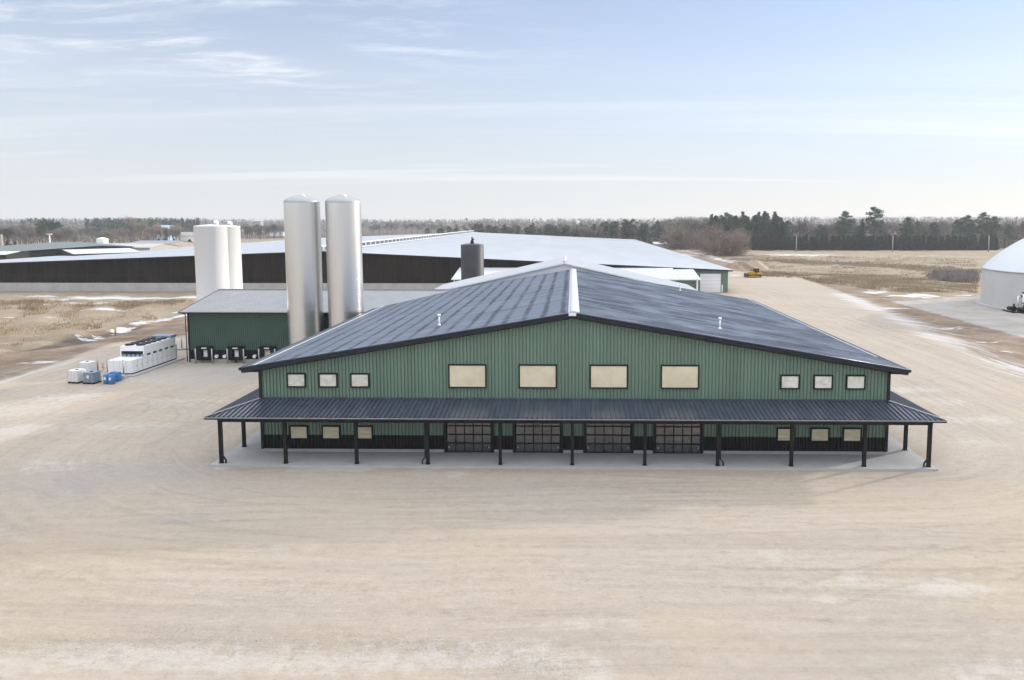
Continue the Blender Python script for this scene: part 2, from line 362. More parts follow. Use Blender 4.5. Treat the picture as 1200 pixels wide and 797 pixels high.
for k, v in A.items():
    at_ = me.attributes.new(k, 'FLOAT', 'POINT'); at_.data.foreach_set('value', v.reshape(-1).astype(np.float32))
me.polygons.foreach_set('use_smooth', [True]*len(me.polygons))
ground = structure(link(bpy.data.objects.new('ground', me)))
def ground_material():
    m = bpy.data.materials.new('ground'); m.use_nodes = True; N, L = m.node_tree.nodes, m.node_tree.links
    bs = N['Principled BSDF']; bs.inputs['Roughness'].default_value = .95; bs.inputs['Specular IOR Level'].default_value = .15
    g = N.new('ShaderNodeNewGeometry'); pos = g.outputs['Position']
    def attr(k):
        n = N.new('ShaderNodeAttribute'); n.attribute_name = k; return n.outputs['Fac']
    def ma(op, a, b=0., clamp=False):
        n = N.new('ShaderNodeMath'); n.operation = op; n.use_clamp = clamp
        for i, v in enumerate((a, b)):
            if isinstance(v, (int, float)): n.inputs[i].default_value = v
            else: L.new(v, n.inputs[i])
        return n.outputs[0]
    def noise(sc, detail=6, rough=.6, stretch=None, vec=None, dist=0):
        n = N.new('ShaderNodeTexNoise'); n.inputs['Scale'].default_value = sc; n.inputs['Detail'].default_value = detail; n.inputs['Roughness'].default_value = rough; n.inputs['Distortion'].default_value = dist
        v = vec or pos
        if stretch:
            mp = N.new('ShaderNodeMapping'); mp.inputs['Scale'].default_value = stretch; L.new(v, mp.inputs[0]); v = mp.outputs[0]
        L.new(v, n.inputs['Vector']); return n.outputs['Fac']
    def sm(v, a, b):
        n = N.new('ShaderNodeMapRange'); n.interpolation_type = 'SMOOTHSTEP'; L.new(v, n.inputs[0]); n.inputs['From Min'].default_value = a; n.inputs['From Max'].default_value = b; return n.outputs[0]
    def mix(f, a, b):
        n = N.new('ShaderNodeMix'); n.data_type = 'RGBA'
        if isinstance(f, (int, float)): n.inputs['Factor'].default_value = f
        else: L.new(f, n.inputs['Factor'])
        for k, v in (('A', a), ('B', b)):
            if isinstance(v, tuple): n.inputs[k].default_value = (*v, 1)
            else: L.new(v, n.inputs[k])
        return n.outputs['Result']
    big = noise(.045, 5); mid = noise(.22, 6); fin = noise(1.7, 8, .7); grit = noise(9, 5, .75)
    sxyz = N.new('ShaderNodeSeparateXYZ'); L.new(pos, sxyz.inputs[0])
    flow = attr('flow'); wob = ma('MULTIPLY', ma('SUBTRACT', noise(.03, 2), .5), 5.)
    cb = N.new('ShaderNodeCombineXYZ'); L.new(ma('MULTIPLY', sxyz.outputs[0], .05), cb.inputs[0]); L.new(ma('MULTIPLY', sxyz.outputs[1], .05), cb.inputs[1]); L.new(ma('ADD', flow, wob), cb.inputs[2])
    st1 = noise(1.3, 9, .72, vec=cb.outputs[0]); st2 = noise(.32, 5, .6, vec=cb.outputs[0]); st3 = noise(3.2, 6, .7, vec=cb.outputs[0])
    # gravel
    grav = mix(sm(big, .35, .65), (.425, .355, .282), (.405, .358, .308))
    grav = mix(ma('MULTIPLY', sm(st1, .35, .68), .55), grav, (.50, .438, .366))
    grav = mix(ma('MULTIPLY', sm(st2, .42, .70), .50), grav, (.335, .288, .245))
    grav = mix(ma('MULTIPLY', sm(st3, .50, .70), .16), grav, (.29, .24, .19))
    grav = mix(ma('MULTIPLY', sm(mid, .50, .78), .35), grav, (.43, .385, .335))
    grav = mix(ma('MULTIPLY', sm(ma('ADD', attr('damp'), ma('MULTIPLY', ma('SUBTRACT', mid, .5), .9)), .3, .9), .55), grav, (.318, .304, .296))
    grav = mix(ma('MULTIPLY', sm(ma('ADD', attr('pale'), ma('ADD', ma('MULTIPLY', ma('SUBTRACT', fin, .5), 1.3), ma('MULTIPLY', ma('SUBTRACT', st1, .5), .9))), .22, .66), .55), grav, (.575, .545, .515))
    grav = mix(ma('MULTIPLY', sm(grit, .35, .75), .30), grav, (.23, .185, .145))
    def ridge(v, w_): return ma('SUBTRACT', 1.0, sm(ma('ABSOLUTE', ma('SUBTRACT', v, .5)), .0, w_))
    trk = noise(.55, 2, .4, vec=cb.outputs[0]); trk2 = noise(.9, 2, .4, stretch=(.5, .5, 1.0), vec=cb.outputs[0])
    gate = sm(noise(.07, 3), .44, .60)
    grav = mix(ma('MULTIPLY', ma('MULTIPLY', ridge(trk, .02), gate), .20), grav, (.22, .178, .142))
    grav = mix(ma('MULTIPLY', ma('MULTIPLY', ridge(trk2, .016), gate), .24), grav, (.47, .42, .36))
    peb = noise(3.0, 9, .85); brush = noise(2.2, 9, .78, stretch=(.5, 1, 1), dist=.3)
    grav = mix(ma('MULTIPLY', sm(brush, .50, .66), .34), grav, (.27, .22, .175))
    grav = mix(ma('MULTIPLY', sm(brush, .48, .34), .30), grav, (.52, .455, .385))
    warm = sm(noise(.11, 5, .6, stretch=(.6, 1, 1)), .46, .66)
    grav = mix(ma('MULTIPLY', warm, .34), grav, (.46, .375, .280))
    grav = mix(ma('MULTIPLY', sm(peb, .54, .66), .42), grav, (.20, .165, .135))
    grav = mix(ma('MULTIPLY', sm(peb, .45, .32), .42), grav, (.52, .47, .42))
    # dry field
    gr = mix(sm(mid, .3, .7), (.275, .215, .145), (.345, .285, .208))
    gr = mix(ma('MULTIPLY', sm(noise(.5, 8, .7, (.5, 1.6, 1)), .45, .7), .6), gr, (.235, .178, .120))
    gr = mix(ma('MULTIPLY', sm(big, .45, .62), .45), gr, (.39, .345, .28))
    gr = mix(ma('MULTIPLY', sm(fin, .45, .70), .55), gr, (.20, .145, .09))
    # bare dirt
    di = mix(sm(mid, .35, .65), (.195, .140, .100), (.285, .225, .172))
    di = mix(ma('MULTIPLY', sm(fin, .45, .7), .6), di, (.15, .105, .075))
    di = mix(ma('MULTIPLY', sm(st1, .5, .7), .4), di, (.36, .30, .25))
    pd = mix(sm(mid, .35, .65), (.33, .305, .275), (.40, .375, .35))
    ap = mix(sm(mid, .35, .65), (.33, .32, .305), (.39, .375, .355))
    edge = ma('MULTIPLY', ma('SUBTRACT', noise(.35, 6, .65), .5), 7.)
    gr = mix(ma('MULTIPLY', sm(ma('ADD', attr('wood'), edge), -1.5, 2.), .9), gr, (.105, .086, .070))
    col = mix(sm(ma('ADD', attr('dirt'), edge), -.8, .8), gr, di)
    col = mix(sm(ma('ADD', attr('pad'), ma('MULTIPLY', edge, .5)), -.5, .5), col, pd)
    col = mix(sm(ma('ADD', attr('yard'), ma('MULTIPLY', edge, .45)), -.8, .8), col, grav)
    col = mix(ma('MULTIPLY', sm(ma('ADD', attr('apron'), ma('MULTIPLY', edge, .6)), -.6, 1.2), ma('ADD', .25, ma('MULTIPLY', sm(mid, .35, .6), .35))), col, ap)
    ic = sm(ma('ADD', attr('icy'), ma('MULTIPLY', ma('SUBTRACT', st1, .5), 2.6)), .35, .95)
    col = mix(ma('MULTIPLY', ic, .75), col, (.60, .585, .58))
    off = ma('MULTIPLY', sm(attr('yard'), 1.0, -2.0), 1.0)
    col = mix(ma('MULTIPLY', sm(ma('ADD', attr('damp'), ma('MULTIPLY', edge, .05)), .55, .95), ma('MULTIPLY', off, .75)), col, (.085, .075, .065))
    sn = sm(ma('ADD', attr('snow'), ma('MULTIPLY', ma('SUBTRACT', noise(.42, 8, .74, (.45, 1.0, 1)), .5), 3.0)), .62, .84)
    col = mix(ma('MULTIPLY', sn, .85), col, (.66, .66, .68))
    L.new(col, bs.inputs['Base Color'])
    # relief
    clod = ma('MULTIPLY', attr('clod'), ma('MULTIPLY', noise(2.6, 5, .75), 6.))
    hgt = ma('ADD', ma('ADD', ma('MULTIPLY', fin, .45), ma('MULTIPLY', grit, .22)), ma('ADD', ma('MULTIPLY', st3, .12), ma('MULTIPLY', st1, .35)))
    hgt = ma('ADD', hgt, clod)
    b = N.new('ShaderNodeBump'); b.inputs['Strength'].default_value = .55; b.inputs['Distance'].default_value = .09
    hgt = ma('ADD', hgt, ma('MULTIPLY', peb, .5)); L.new(hgt, b.inputs['Height']); L.new(b.outputs[0], bs.inputs['Normal'])
    return m
me.materials.append(ground_material())

# tyre tracks pressed into the gravel: ribbons 4 mm above the ground, in pairs
def track_material(name, col, amt):
    m = bpy.data.materials.new(name); m.use_nodes = True; N, L = m.node_tree.nodes, m.node_tree.links
    bs = N['Principled BSDF']; bs.inputs['Roughness'].default_value = .95; bs.inputs['Specular IOR Level'].default_value = .1; bs.inputs['Base Color'].default_value = (*col, 1)
    g = N.new('ShaderNodeNewGeometry')
    def noise(sc, d): n = N.new('ShaderNodeTexNoise'); n.inputs['Scale'].default_value = sc; n.inputs['Detail'].default_value = d; n.inputs['Roughness'].default_value = .75; L.new(g.outputs['Position'], n.inputs['Vector']); return n.outputs['Fac']
    def rng(v, a, b): n = N.new('ShaderNodeMapRange'); n.interpolation_type = 'SMOOTHSTEP'; L.new(v, n.inputs[0]); n.inputs['From Min'].default_value = a; n.inputs['From Max'].default_value = b; return n.outputs[0]
    def mul(a, b):
        n = N.new('ShaderNodeMath'); n.operation = 'MULTIPLY'; L.new(a, n.inputs[0])
        if isinstance(b, float): n.inputs[1].default_value = b
        else: L.new(b, n.inputs[1])
        return n.outputs[0]
    at_ = N.new('ShaderNodeAttribute'); at_.attribute_name = 'across'
    L.new(mul(mul(mul(rng(noise(.035, 3), .36, .62), rng(noise(2.0, 8), .30, .66)), rng(at_.outputs['Fac'], 1.0, .35)), amt), bs.inputs['Alpha'])
    return m
def tracks(name, paths, m):
    V, Fc, ac = [], [], []
    for P, w_ in paths:
        P = [Vector((p[0], p[1], 0)) for p in P]; base = len(V)
        for k, p in enumerate(P):
            d = (P[min(k+1, len(P)-1)]-P[max(k-1, 0)]).normalized(); n_ = Vector((-d.y, d.x, 0))
            for e in (-1, 0, 1): q = p+n_*w_*e; V.append((q.x, q.y, Z0+.004)); ac.append(abs(e))
        for k in range(len(P)-1):
            for e in (0, 1): a = base+3*k+e; Fc.append((a, a+3, a+4, a+1))
    me_ = bpy.data.meshes.new(name); me_.from_pydata(V, [], Fc); me_.materials.append(m)
    t_ = me_.attributes.new('across', 'FLOAT', 'POINT'); t_.data.foreach_set('value', ac); return structure(link(bpy.data.objects.new(name, me_)))
def round_the_yard(d, drift, ph):
    P = []
    for k in range(45): x = -80+k*2.25; P.append((x, 52-d-drift*(19-x)/50+.9*math.sin(x*.07+ph)))
    for k in range(1, 13): a = -math.pi/2+k*math.pi/24; P.append((19+d*math.cos(a), 52+d*math.sin(a)+.9*math.sin(19*.07+ph)*(1-k/12)))
    for k in range(1, 60): y = 52+k*2.5; P.append((19+d+.4*math.sin(y*.05+ph)-(y-52)*.02*(d-18)*.1, y))
    return P
def pair(P, gauge=1.9, w_=.2):
    out_ = []
    for sg in (-.5, .5):
        Q = []
        for k, p in enumerate(P):
            a, b = Vector(P[max(k-1, 0)]), Vector(P[min(k+1, len(P)-1)]); d = (b-a).normalized(); Q.append((p[0]-d.y*gauge*sg, p[1]+d.x*gauge*sg))
        out_.append((Q, w_))
    return out_
rt_ = random.Random(3)
dark, pale_t = [], []
for k in range(16): (dark if k % 2 else pale_t).extend(pair(round_the_yard(rt_.uniform(10.5, 28), rt_.uniform(-7, 9), rt_.uniform(0, 6)), rt_.choice((1.8, 2.1)), rt_.uniform(.16, .26)))
for k in range(12):                        # turning loops at the left of the building
    c = (rt_.uniform(-44, -31), rt_.uniform(42, 58)); r_ = rt_.uniform(6, 13); a0 = rt_.uniform(0, 6.28); sw = rt_.uniform(1.6, 3.4)
    (dark if k % 2 else pale_t).extend(pair([(c[0]+r_*math.cos(a0+sw*t/40), c[1]+r_*.9*math.sin(a0+sw*t/40)) for t in range(41)], 1.9, .2))
for k in range(12):                        # slanting runs across the front and the right
    x0, y0 = rt_.uniform(-10, 24), rt_.uniform(24, 40); a0 = rt_.uniform(-.25, .75); cv = rt_.uniform(-.02, .02); P = [(x0, y0)]
    for t in range(30): a0 += cv; P.append((P[-1][0]+math.cos(a0)*.8, P[-1][1]+math.sin(a0)*.8))
    if all(not (-23 < p[0] < 23.5 and p[1] > 43.3) for p in P): (dark if k % 2 else pale_t).extend(pair(P, 1.9, .2))
tracks('tyre_tracks', dark, track_material('pressed dark gravel', (.26, .218, .18), .12))
tracks('tyre_tracks', pale_t, track_material('pressed pale gravel', (.56, .51, .45), .30))

# ------------------------------------------------------------------ main green building
YF, YB, XW = 46.7, 87.3, 20.55            # front wall, back wall, half width
SL = .1697; RT_Z = 9.36                   # roof slope and ridge height of the roof surface
def wall_top(x): return 9.06-SL*abs(x)
pav = MB(); pav.prism([(-22.75, 43.95), (22.6, 43.9), (22.75, 57), (20.3, 57), (20.3, 46.9), (-20.3, 46.9), (-20.3, 57), (-22.95, 57)], 'z', Z0-.1, 0)
structure(pav.build('pavement', M['concrete']))
bld = thing('green_building', 'wide dark-roofed green metal building with wrap-around porch and four glass overhead doors', 'building', (0, YF, 0))
def bmesh_part(mb, name, m, parent=None, root=bld):
    o = mb.build(name, m, parent or root)
    if parent is None: o.location = (-root.location.x, -root.location.y, -root.location.z)
    return o
part = bmesh_part
doors = [-6.82, -2.26, 2.38, 6.96]; DW, DH = 3.1, 2.42
ops = [(c-DW/2, c+DW/2) for c in doors]
segs, x = [], -XW
for a, b in ops: segs.append((x, a)); x = b
segs.append((x, XW))
w = MB(); f = MB(); s = MB()
ribargs = dict(period=.2286, h=-.055, w=.055, ws=.008)
for a, b in segs:
    s = MB(); f = MB()
    ribbed(s, (0, YF-.012, 0), (1, 0, 0), (0, 0, 1), (0, -1, 0), a, b, .19, 1.13, **ribargs)
    f.box(a, b, YF-.03, YF+.25, -.05, .185)
    part(s, 'wainscot', M['black']); part(f, 'foundation', M['foundation'])
ribbed(w, (0, YF, 0), (1, 0, 0), (0, 0, 1), (0, -1, 0), -XW, XW, lambda u: DH if any(a < u < b for a, b in ops) else 1.11, lambda u: wall_top(u), cuts=[0]+[e for p in ops for e in p], **ribargs)
part(w, 'wall', M['green'])
for sgn in (-1, 1):
    w = MB(); ribbed(w, (sgn*XW, 0, 0), (0, 1, 0), (0, 0, 1), (sgn, 0, 0), YF, YB, 1.11, wall_top(XW), **ribargs); part(w, 'wall', M['green'])
    w = MB(); ribbed(w, (sgn*(XW+.005), 0, 0), (0, 1, 0), (0, 0, 1), (sgn, 0, 0), YF, YB, -.05, 1.13, **ribargs); part(w, 'wainscot', M['black'])
    w = MB(); w.box(sgn*XW-.09, sgn*XW+.09, YF-.09, YF+.09, .19, wall_top(XW)+.02); part(w, 'corner_trim', M['trim'])
w = MB(); ribbed(w, (0, YB, 0), (1, 0, 0), (0, 0, 1), (0, 1, 0), -XW, XW, -.1, lambda u: wall_top(u), **ribargs); part(w, 'wall', M['green'])
# roof: two slopes, ribs down the slope
XE = 21.6; YR0, YR1 = YF-.42, YB+.3
for sgn, mm in ((-1, 'frostL'), (1, 'frostR')):
    r = MB(); ribbed(r, (0, 0, RT_Z), (0, 1, 0), (sgn, 0, -SL), (SL*sgn, 0, 1), YR0, YR1, .0, XE, period=.3, h=.025, w=.04, ws=.02)
    part(r, 'roof', M[mm])
    t = MB()
    a, b = Vector((0, YR0-.03, RT_Z-.17)), Vector((sgn*XE, YR0-.03, RT_Z-.17-SL*XE))
    t.beam(a, b, .09, .28); part(t, 'rake_trim', M['trim']); t = MB(); t.beam(Vector((0, YR1+.03, RT_Z-.17)), Vector((sgn*XE, YR1+.03, RT_Z-.17-SL*XE)), .09, .36)
    part(t, 'rake_trim', M['trim'])
    q = MB(); q.cyl((sgn*.3, YR0-.05, RT_Z+.025-SL*.3), (sgn*XE, YR0-.05, RT_Z+.025-SL*XE), .045, n=8); part(q, 'rake_edge', M['porch'])
    g_ = MB(); ze = RT_Z-SL*XE
    g_.prism([(sgn*XE, ze+.02), (sgn*(XE+.16), ze+.02), (sgn*(XE+.16), ze-.1), (sgn*(XE+.11), ze-.16), (sgn*XE, ze-.16)], 'y', YR0-.05, YR1); part(g_, 'gutter', M['trim'])
    so = MB(); so.box(min(sgn*XW, sgn*XE), max(sgn*XW, sgn*XE), YR0, YR1, ze-.27, ze-.22); part(so, 'soffit', M['brown'])
so = MB()
for sgn in (-1, 1):
    so.face([(0, YR0, 9.0), (sgn*XE, YR0, 9.0-SL*XE), (sgn*XE, YF, 9.0-SL*XE), (0, YF, 9.0)])
part(so, 'soffit', M['brown'])
# fascia line in white frost along the left eave, ridge light
rc = MB()
for sgn, rw in ((-1, .27), (1, .46)): rc.prism([(0, RT_Z+.15), (sgn*rw, RT_Z+.05), (sgn*rw, RT_Z-.03), (0, RT_Z+.0)], 'y', YR0-.06, YR1+.03)
part(rc, 'ridge_cap', M['ridge'])
t = MB(); t.box(-.24, .24, YR0-.14, YR0-.08, RT_Z-.18, RT_Z+.0); part(t, 'ridge_end_plate', M['white'])
rcl = MB(); rcl.box(-.16, -.12, YR0, YR1, RT_Z+.09, RT_Z+.15); part(rcl, 'ridge_flashing', M['galv'])
ef = MB(); xe = XE-.75; ef.beam((-xe, YR0, RT_Z-SL*xe+.035), (-xe, YR1-6, RT_Z-SL*xe+.035), .09, .04); part(ef, 'eave_strip', M['ridge'])  # line of frost near the eave, built as a thin pale strip
ef = MB(); xe = XE-.35; ef.beam((xe, YR0+4, RT_Z-SL*xe+.035), (xe, YR1, RT_Z-SL*xe+.035), .09, .04); part(ef, 'eave_strip', M['ridge'])
# windows
def window(xc, zc, w_, h_, m, fr=.09):
    p = MB(); p.box(xc-w_/2+fr, xc+w_/2-fr, YF-.075, YF-.045, zc-h_/2+fr, zc+h_/2-fr)
    o = part(p, 'window', M[m])
    k = MB(); y0, y1 = YF-.11, YF-.01
    k.box(xc-w_/2, xc+w_/2, y0, y1, zc+h_/2-fr, zc+h_/2); k.box(xc-w_/2, xc+w_/2, y0, y1, zc-h_/2, zc-h_/2+fr)
    k.box(xc-w_/2, xc-w_/2+fr, y0, y1, zc-h_/2+fr, zc+h_/2-fr); k.box(xc+w_/2-fr, xc+w_/2, y0, y1, zc-h_/2+fr, zc+h_/2-fr)
    k.build('frame', M['black'], o)
for xc in (-6.87, -2.26, 2.38, 7.01): window(xc, 5.13, 2.5, 1.58, 'board', .085)
for xc in (-18.15, -16.05, -13.95, 14.15, 16.3, 18.4): window(xc, 4.82, 1.26, .96, 'film')
for xc in (-18.1, -15.96, -13.8, 14.0, 16.2, 18.3): window(xc, 1.31, 1.24, .95, 'glass_low')
# overhead doors: five panes wide, four sections
for c in doors:
    d = MB(); x0, x1 = c-DW/2+.08, c+DW/2-.08; n, rows = 5, 4; bar = .075
    for i in range(n+1):
        xx = x0+(x1-x0)*i/n; d.box(xx-bar/2, xx+bar/2, YF-.03, YF+.03, .02, DH-.02)
    for j in range(rows+1):
        zz = .04+(DH-.08)*j/rows; d.box(x0-bar/2, x1+bar/2, YF-.036, YF+.026, zz-bar/2*(1.35 if 0 < j < rows else 1), zz+bar/2)
    o = part(d, 'overhead_door', M['black'])
    p = MB(); p.box(x0, x1, YF+.005, YF+.015, .03, DH-.04); p.build('glazing', M['pane'], o)
    k = MB(); k.box(c-DW/2-.10, c-DW/2+.03, YF-.09, YF+.08, -.0, DH+.1); k.box(c+DW/2-.03, c+DW/2+.10, YF-.09, YF+.08, 0, DH+.1); k.box(c-DW/2-.1, c+DW/2+.1, YF-.085, YF+.08, DH-.01, DH+.1); k.build('door_frame', M['trim'], o)
    for xh in (x0+.12, x1-.18): h = MB(); h.box(xh, xh+.06, YF-.06, YF-.036, .30, .42); h.build('handle', M['galv'], o)
# porch
PE_Y, PE_X, PZ1, PZ0, PB = 43.75, 22.72, 3.56, 3.12, 57.
dy, dx = YF-PE_Y, PE_X-XW
r = MB()
ribbed(r, (0, PE_Y, PZ0), (1, 0, 0), (0, dy, PZ1-PZ0), (0, -.14, 1), -PE_X, PE_X, 0, lambda u: 1 if abs(u) <= XW else (PE_X-abs(u))/dx, period=.305, h=.07, w=.045, ws=.012)
part(r, 'porch_roof', M['porch'])
for sgn in (-1, 1):
    r = MB(); ribbed(r, (sgn*PE_X, 0, PZ0), (0, 1, 0), (-sgn*dx, 0, PZ1-PZ0), (sgn*.18, 0, 1), PE_Y, PB, 0, lambda u: 1 if u >= YF else (u-PE_Y)/dy, period=.305, h=.07, w=.045, ws=.012)
    part(r, 'porch_roof', M['porch'])
    h = MB(); h.beam((sgn*PE_X, PE_Y, PZ0+.05), (sgn*XW, YF, PZ1+.05), .16, .06); part(h, 'hip_cap', M['greyroof'])
    g_ = MB(); g_.box(min(sgn*PE_X, sgn*(PE_X+.12)), max(sgn*PE_X, sgn*(PE_X+.12)), PE_Y-.1, PB, PZ0-.14, PZ0+.0); part(g_, 'gutter', M['trim'])
    fb = MB(); fb.box(sgn*22.2-.09, sgn*22.2+.09, 44.46, PB-.3, 2.66, 2.98); part(fb, 'porch_beam', M['brown'])
g_ = MB(); g_.box(-PE_X-.12, PE_X+.12, PE_Y-.12, PE_Y, PZ0-.14, PZ0+.0); part(g_, 'gutter', M['trim'])
gl = MB(); gl.box(-PE_X-.12, PE_X+.12, PE_Y-.14, PE_Y-.122, PZ0-.045, PZ0+.006); part(gl, 'gutter_lip', M['galv'])
fb = MB(); fb.box(-22.32, 22.32, 44.26, 44.44, 2.66, 2.98); part(fb, 'porch_beam', M['brown'])
so = MB(); so.face([(-PE_X, PE_Y, 3.0), (PE_X, PE_Y, 3.0), (PE_X, YF-.05, 3.0), (-PE_X, YF-.05, 3.0)])
for sgn in (-1, 1): so.face([(sgn*XW, YF, 3.0), (sgn*PE_X, YF, 3.0), (sgn*PE_X, PB, 3.0), (sgn*XW, PB, 3.0)])
part(so, 'porch_soffit', M['brown'])
fl = MB(); fl.box(-XW, XW, YF-.09, YF-.035, PZ1-.01, PZ1+.12); part(fl, 'wall_flashing', M['porch'])
posts = [(-22.2, 44.35), (-18.1, 44.35), (-13.6, 44.35), (-9.1, 44.35), (-4.52, 44.35), (0, 44.35), (4.55, 44.35), (9.1, 44.35), (13.68, 44.35), (18.2, 44.35), (22.2, 44.35)]
posts += [(s_*22.25, y_) for s_ in (-1, 1) for y_ in (47.65, 52.2, 56.6)]
for x_, y_ in posts:
    p = MB(); p.box(x_-.1, x_+.1, y_-.1, y_+.1, 0, 2.66); p.box(x_-.14, x_+.14, y_-.14, y_+.14, 0, .02)
    o = part(p, 'porch_post', M['brown'])
    if y_ < 44.5 and any(abs(x_-k) < .1 for k in (-22.2, -9.1, 9.1, 22.2)):
        sg = 1 if x_ in (-22.2,) else -1
        if x_ == 9.1: sg = 1
        d = MB(); d.beam((x_+sg*.14, y_-.08, 2.9), (x_+sg*.14, y_-.08, .45), .08, .08); d.beam((x_+sg*.14, y_-.08, .47), (x_+sg*.34, y_-.1, .22), .08, .08); d.beam((x_+sg*.33, y_-.1, .25), (x_+sg*.33, y_-.1, .02), .08, .08)
        d.beam((x_+sg*.14, y_-.08, 2.88), (x_+sg*.14, PE_Y-.06, 3.02), .08, .08)
        d.build('downspout', M['trim'], o)
# vent stacks on the roof
for px, py, sgn, hh in ((514.7, 382, -1, .82), (843.5, 386, 1, .82), (575, 330, -1, .7), (797, 341, 1, .75)):
    r_ = ray(px, py)      # meet the roof plane z = RT_Z - SL*sgn*x
    t_ = (RT_Z-HC)/(r_.z+SL*sgn*r_.x); x_, y_ = r_.x*t_, r_.y*t_; z_ = HC+r_.z*t_
    v_ = MB(); v_.cyl((x_, y_, z_-.1), (x_, y_, z_+hh), .055, n=10); v_.cyl((x_, y_, z_), (x_, y_, z_+.14), .13, .09, n=12); v_.cyl((x_, y_, z_+hh-.12), (x_, y_, z_+hh+.03), .11, n=12)
    part(v_, 'vent_pipe', M['white'])

# ------------------------------------------------------------------ white gabled wing behind
wing = thing('white_building', 'white-roofed gabled building rising directly behind the dark main roof', 'building', (-1, 88, 0))
wz, wsl, wh = 10.2, .226, 17.
for sgn in (-1, 1):
    r = MB(); ribbed(r, (-1, 0, wz), (0, 1, 0), (sgn, 0, -wsl), (sgn*wsl, 0, 1), 87.75, 101, 0, wh, period=.6, h=.03, w=.05); part(r, 'roof', M['snowroof'], root=wing)
    t = MB(); t.beam((-1, 87.7, wz-.08), (-1+sgn*wh, 87.7, wz-.08-wsl*wh), .1, .18); part(t, 'rake_trim', M['white'], root=wing)
w = MB(); w.prism([(-1-wh+.5, Z0), (-1+wh-.5, Z0), (-1+wh-.5, wz-wsl*(wh-.5)-.06), (-1, wz-.06), (-1-wh+.5, wz-wsl*(wh-.5)-.06)], 'y', 88, 100.6); part(w, 'wall', M['white'], root=wing)
rc = MB(); rc.cyl((-1, 87.7, wz+.06), (-1, 101, wz+.06), .16, n=8); part(rc, 'ridge_cap', M['ridge'], root=wing)

# ------------------------------------------------------------------ dock building on the left
dock = thing('dock_building', 'long low green building with grey metal roof and three dock doors behind the steel silos', 'building', (-31, 77.4, 0))
DY, DYR, DZR, DZE = 77.4, 86.1, 7.0, 5.45; DYE = 76.9; DX0, DX1 = -41.7, -20.7; dsl = (DZR-DZE)/(DYR-DYE)
def dp(mb, name, m, parent=None): return part(mb, name, M[m], parent, dock)
r = MB()
def dvmax(u): return 1.0
def main_z(x): return RT_Z-SL*abs(x)
def dvmin(u):                              # valley against the main roof
    if u < -21.7: return 0.
    return min(1., max(0., (main_z(u)-.02-DZE)/(DZR-DZE)))
ribbed(r, (0, DYE, DZE), (1, 0, 0), (0, DYR-DYE, DZR-DZE), (0, -dsl, 1), -42.4, -12.4, dvmin, dvmax, period=.4, h=.05, w=.05, ws=.015); dp(r, 'roof', 'greyroof')
r = MB(); ribbed(r, (0, 95.3, DZE), (1, 0, 0), (0, DYR-95.3, DZR-DZE), (0, dsl, 1), -42.4, -20.9, 0, 1, period=.4, h=.05, w=.05, ws=.015); dp(r, 'roof', 'greyroof')
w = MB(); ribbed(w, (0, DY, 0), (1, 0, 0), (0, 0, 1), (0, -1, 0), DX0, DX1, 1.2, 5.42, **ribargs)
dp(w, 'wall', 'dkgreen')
s = MB(); ribbed(s, (0, DY-.006, 0), (1, 0, 0), (0, 0, 1), (0, -1, 0), DX0, DX1, .22, 1.22, **ribargs); dp(s, 'wainscot', 'black')
f = MB(); f.box(DX0, DX1, DY-.05, DY+.2, Z0-.1, .215); dp(f, 'foundation', 'foundation')
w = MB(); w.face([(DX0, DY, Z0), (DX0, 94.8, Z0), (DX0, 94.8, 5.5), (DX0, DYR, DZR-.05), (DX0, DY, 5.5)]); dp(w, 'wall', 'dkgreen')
w = MB(); w.box(DX0, DX1-.1, 94.75, 94.85, Z0, 5.5); dp(w, 'wall', 'dkgreen')
t = MB(); t.box(DX0-.07, DX0+.08, DY-.08, DY+.07, Z0, 5.45); dp(t, 'corner_trim', 'trim')
g_ = MB(); g_.box(-42.45, -21.9, DYE-.13, DYE, DZE-.14, DZE-.0); dp(g_, 'gutter', 'trim')
g_ = MB(); g_.box(-42.45, -21.9, DYE-.15, DYE-.132, DZE-.035, DZE+.01); dp(g_, 'gutter_lip', 'galv')
g_ = MB(); g_.box(-42.4, -21.9, DYE, DY-.06, DZE-.16, DZE-.10); dp(g_, 'soffit', 'trim')
rk = MB(); rk.beam((-42.43, DYE, DZE-.07), (-42.43, DYR, DZR-.07), .07, .2); rk.beam((-42.43, 95.3, DZE-.07), (-42.43, DYR, DZR-.07), .07, .2); dp(rk, 'rake_trim', 'trim')
rc = MB(); rc.beam((-42.4, DYR, DZR+.04), (-12.4, DYR, DZR+.04), .4, .05); dp(rc, 'ridge_cap', 'greyroof')
dn = MB(); dn.cyl((DX0-.2, DY-.2, 5.2), (DX0-.2, DY-.2, 0), .05, n=8); dn.cyl((DX0-.2, DY-.2, 5.2), (DX0-.5, DYE-.07, 5.35), .05, n=8); dp(dn, 'downspout', 'trim')
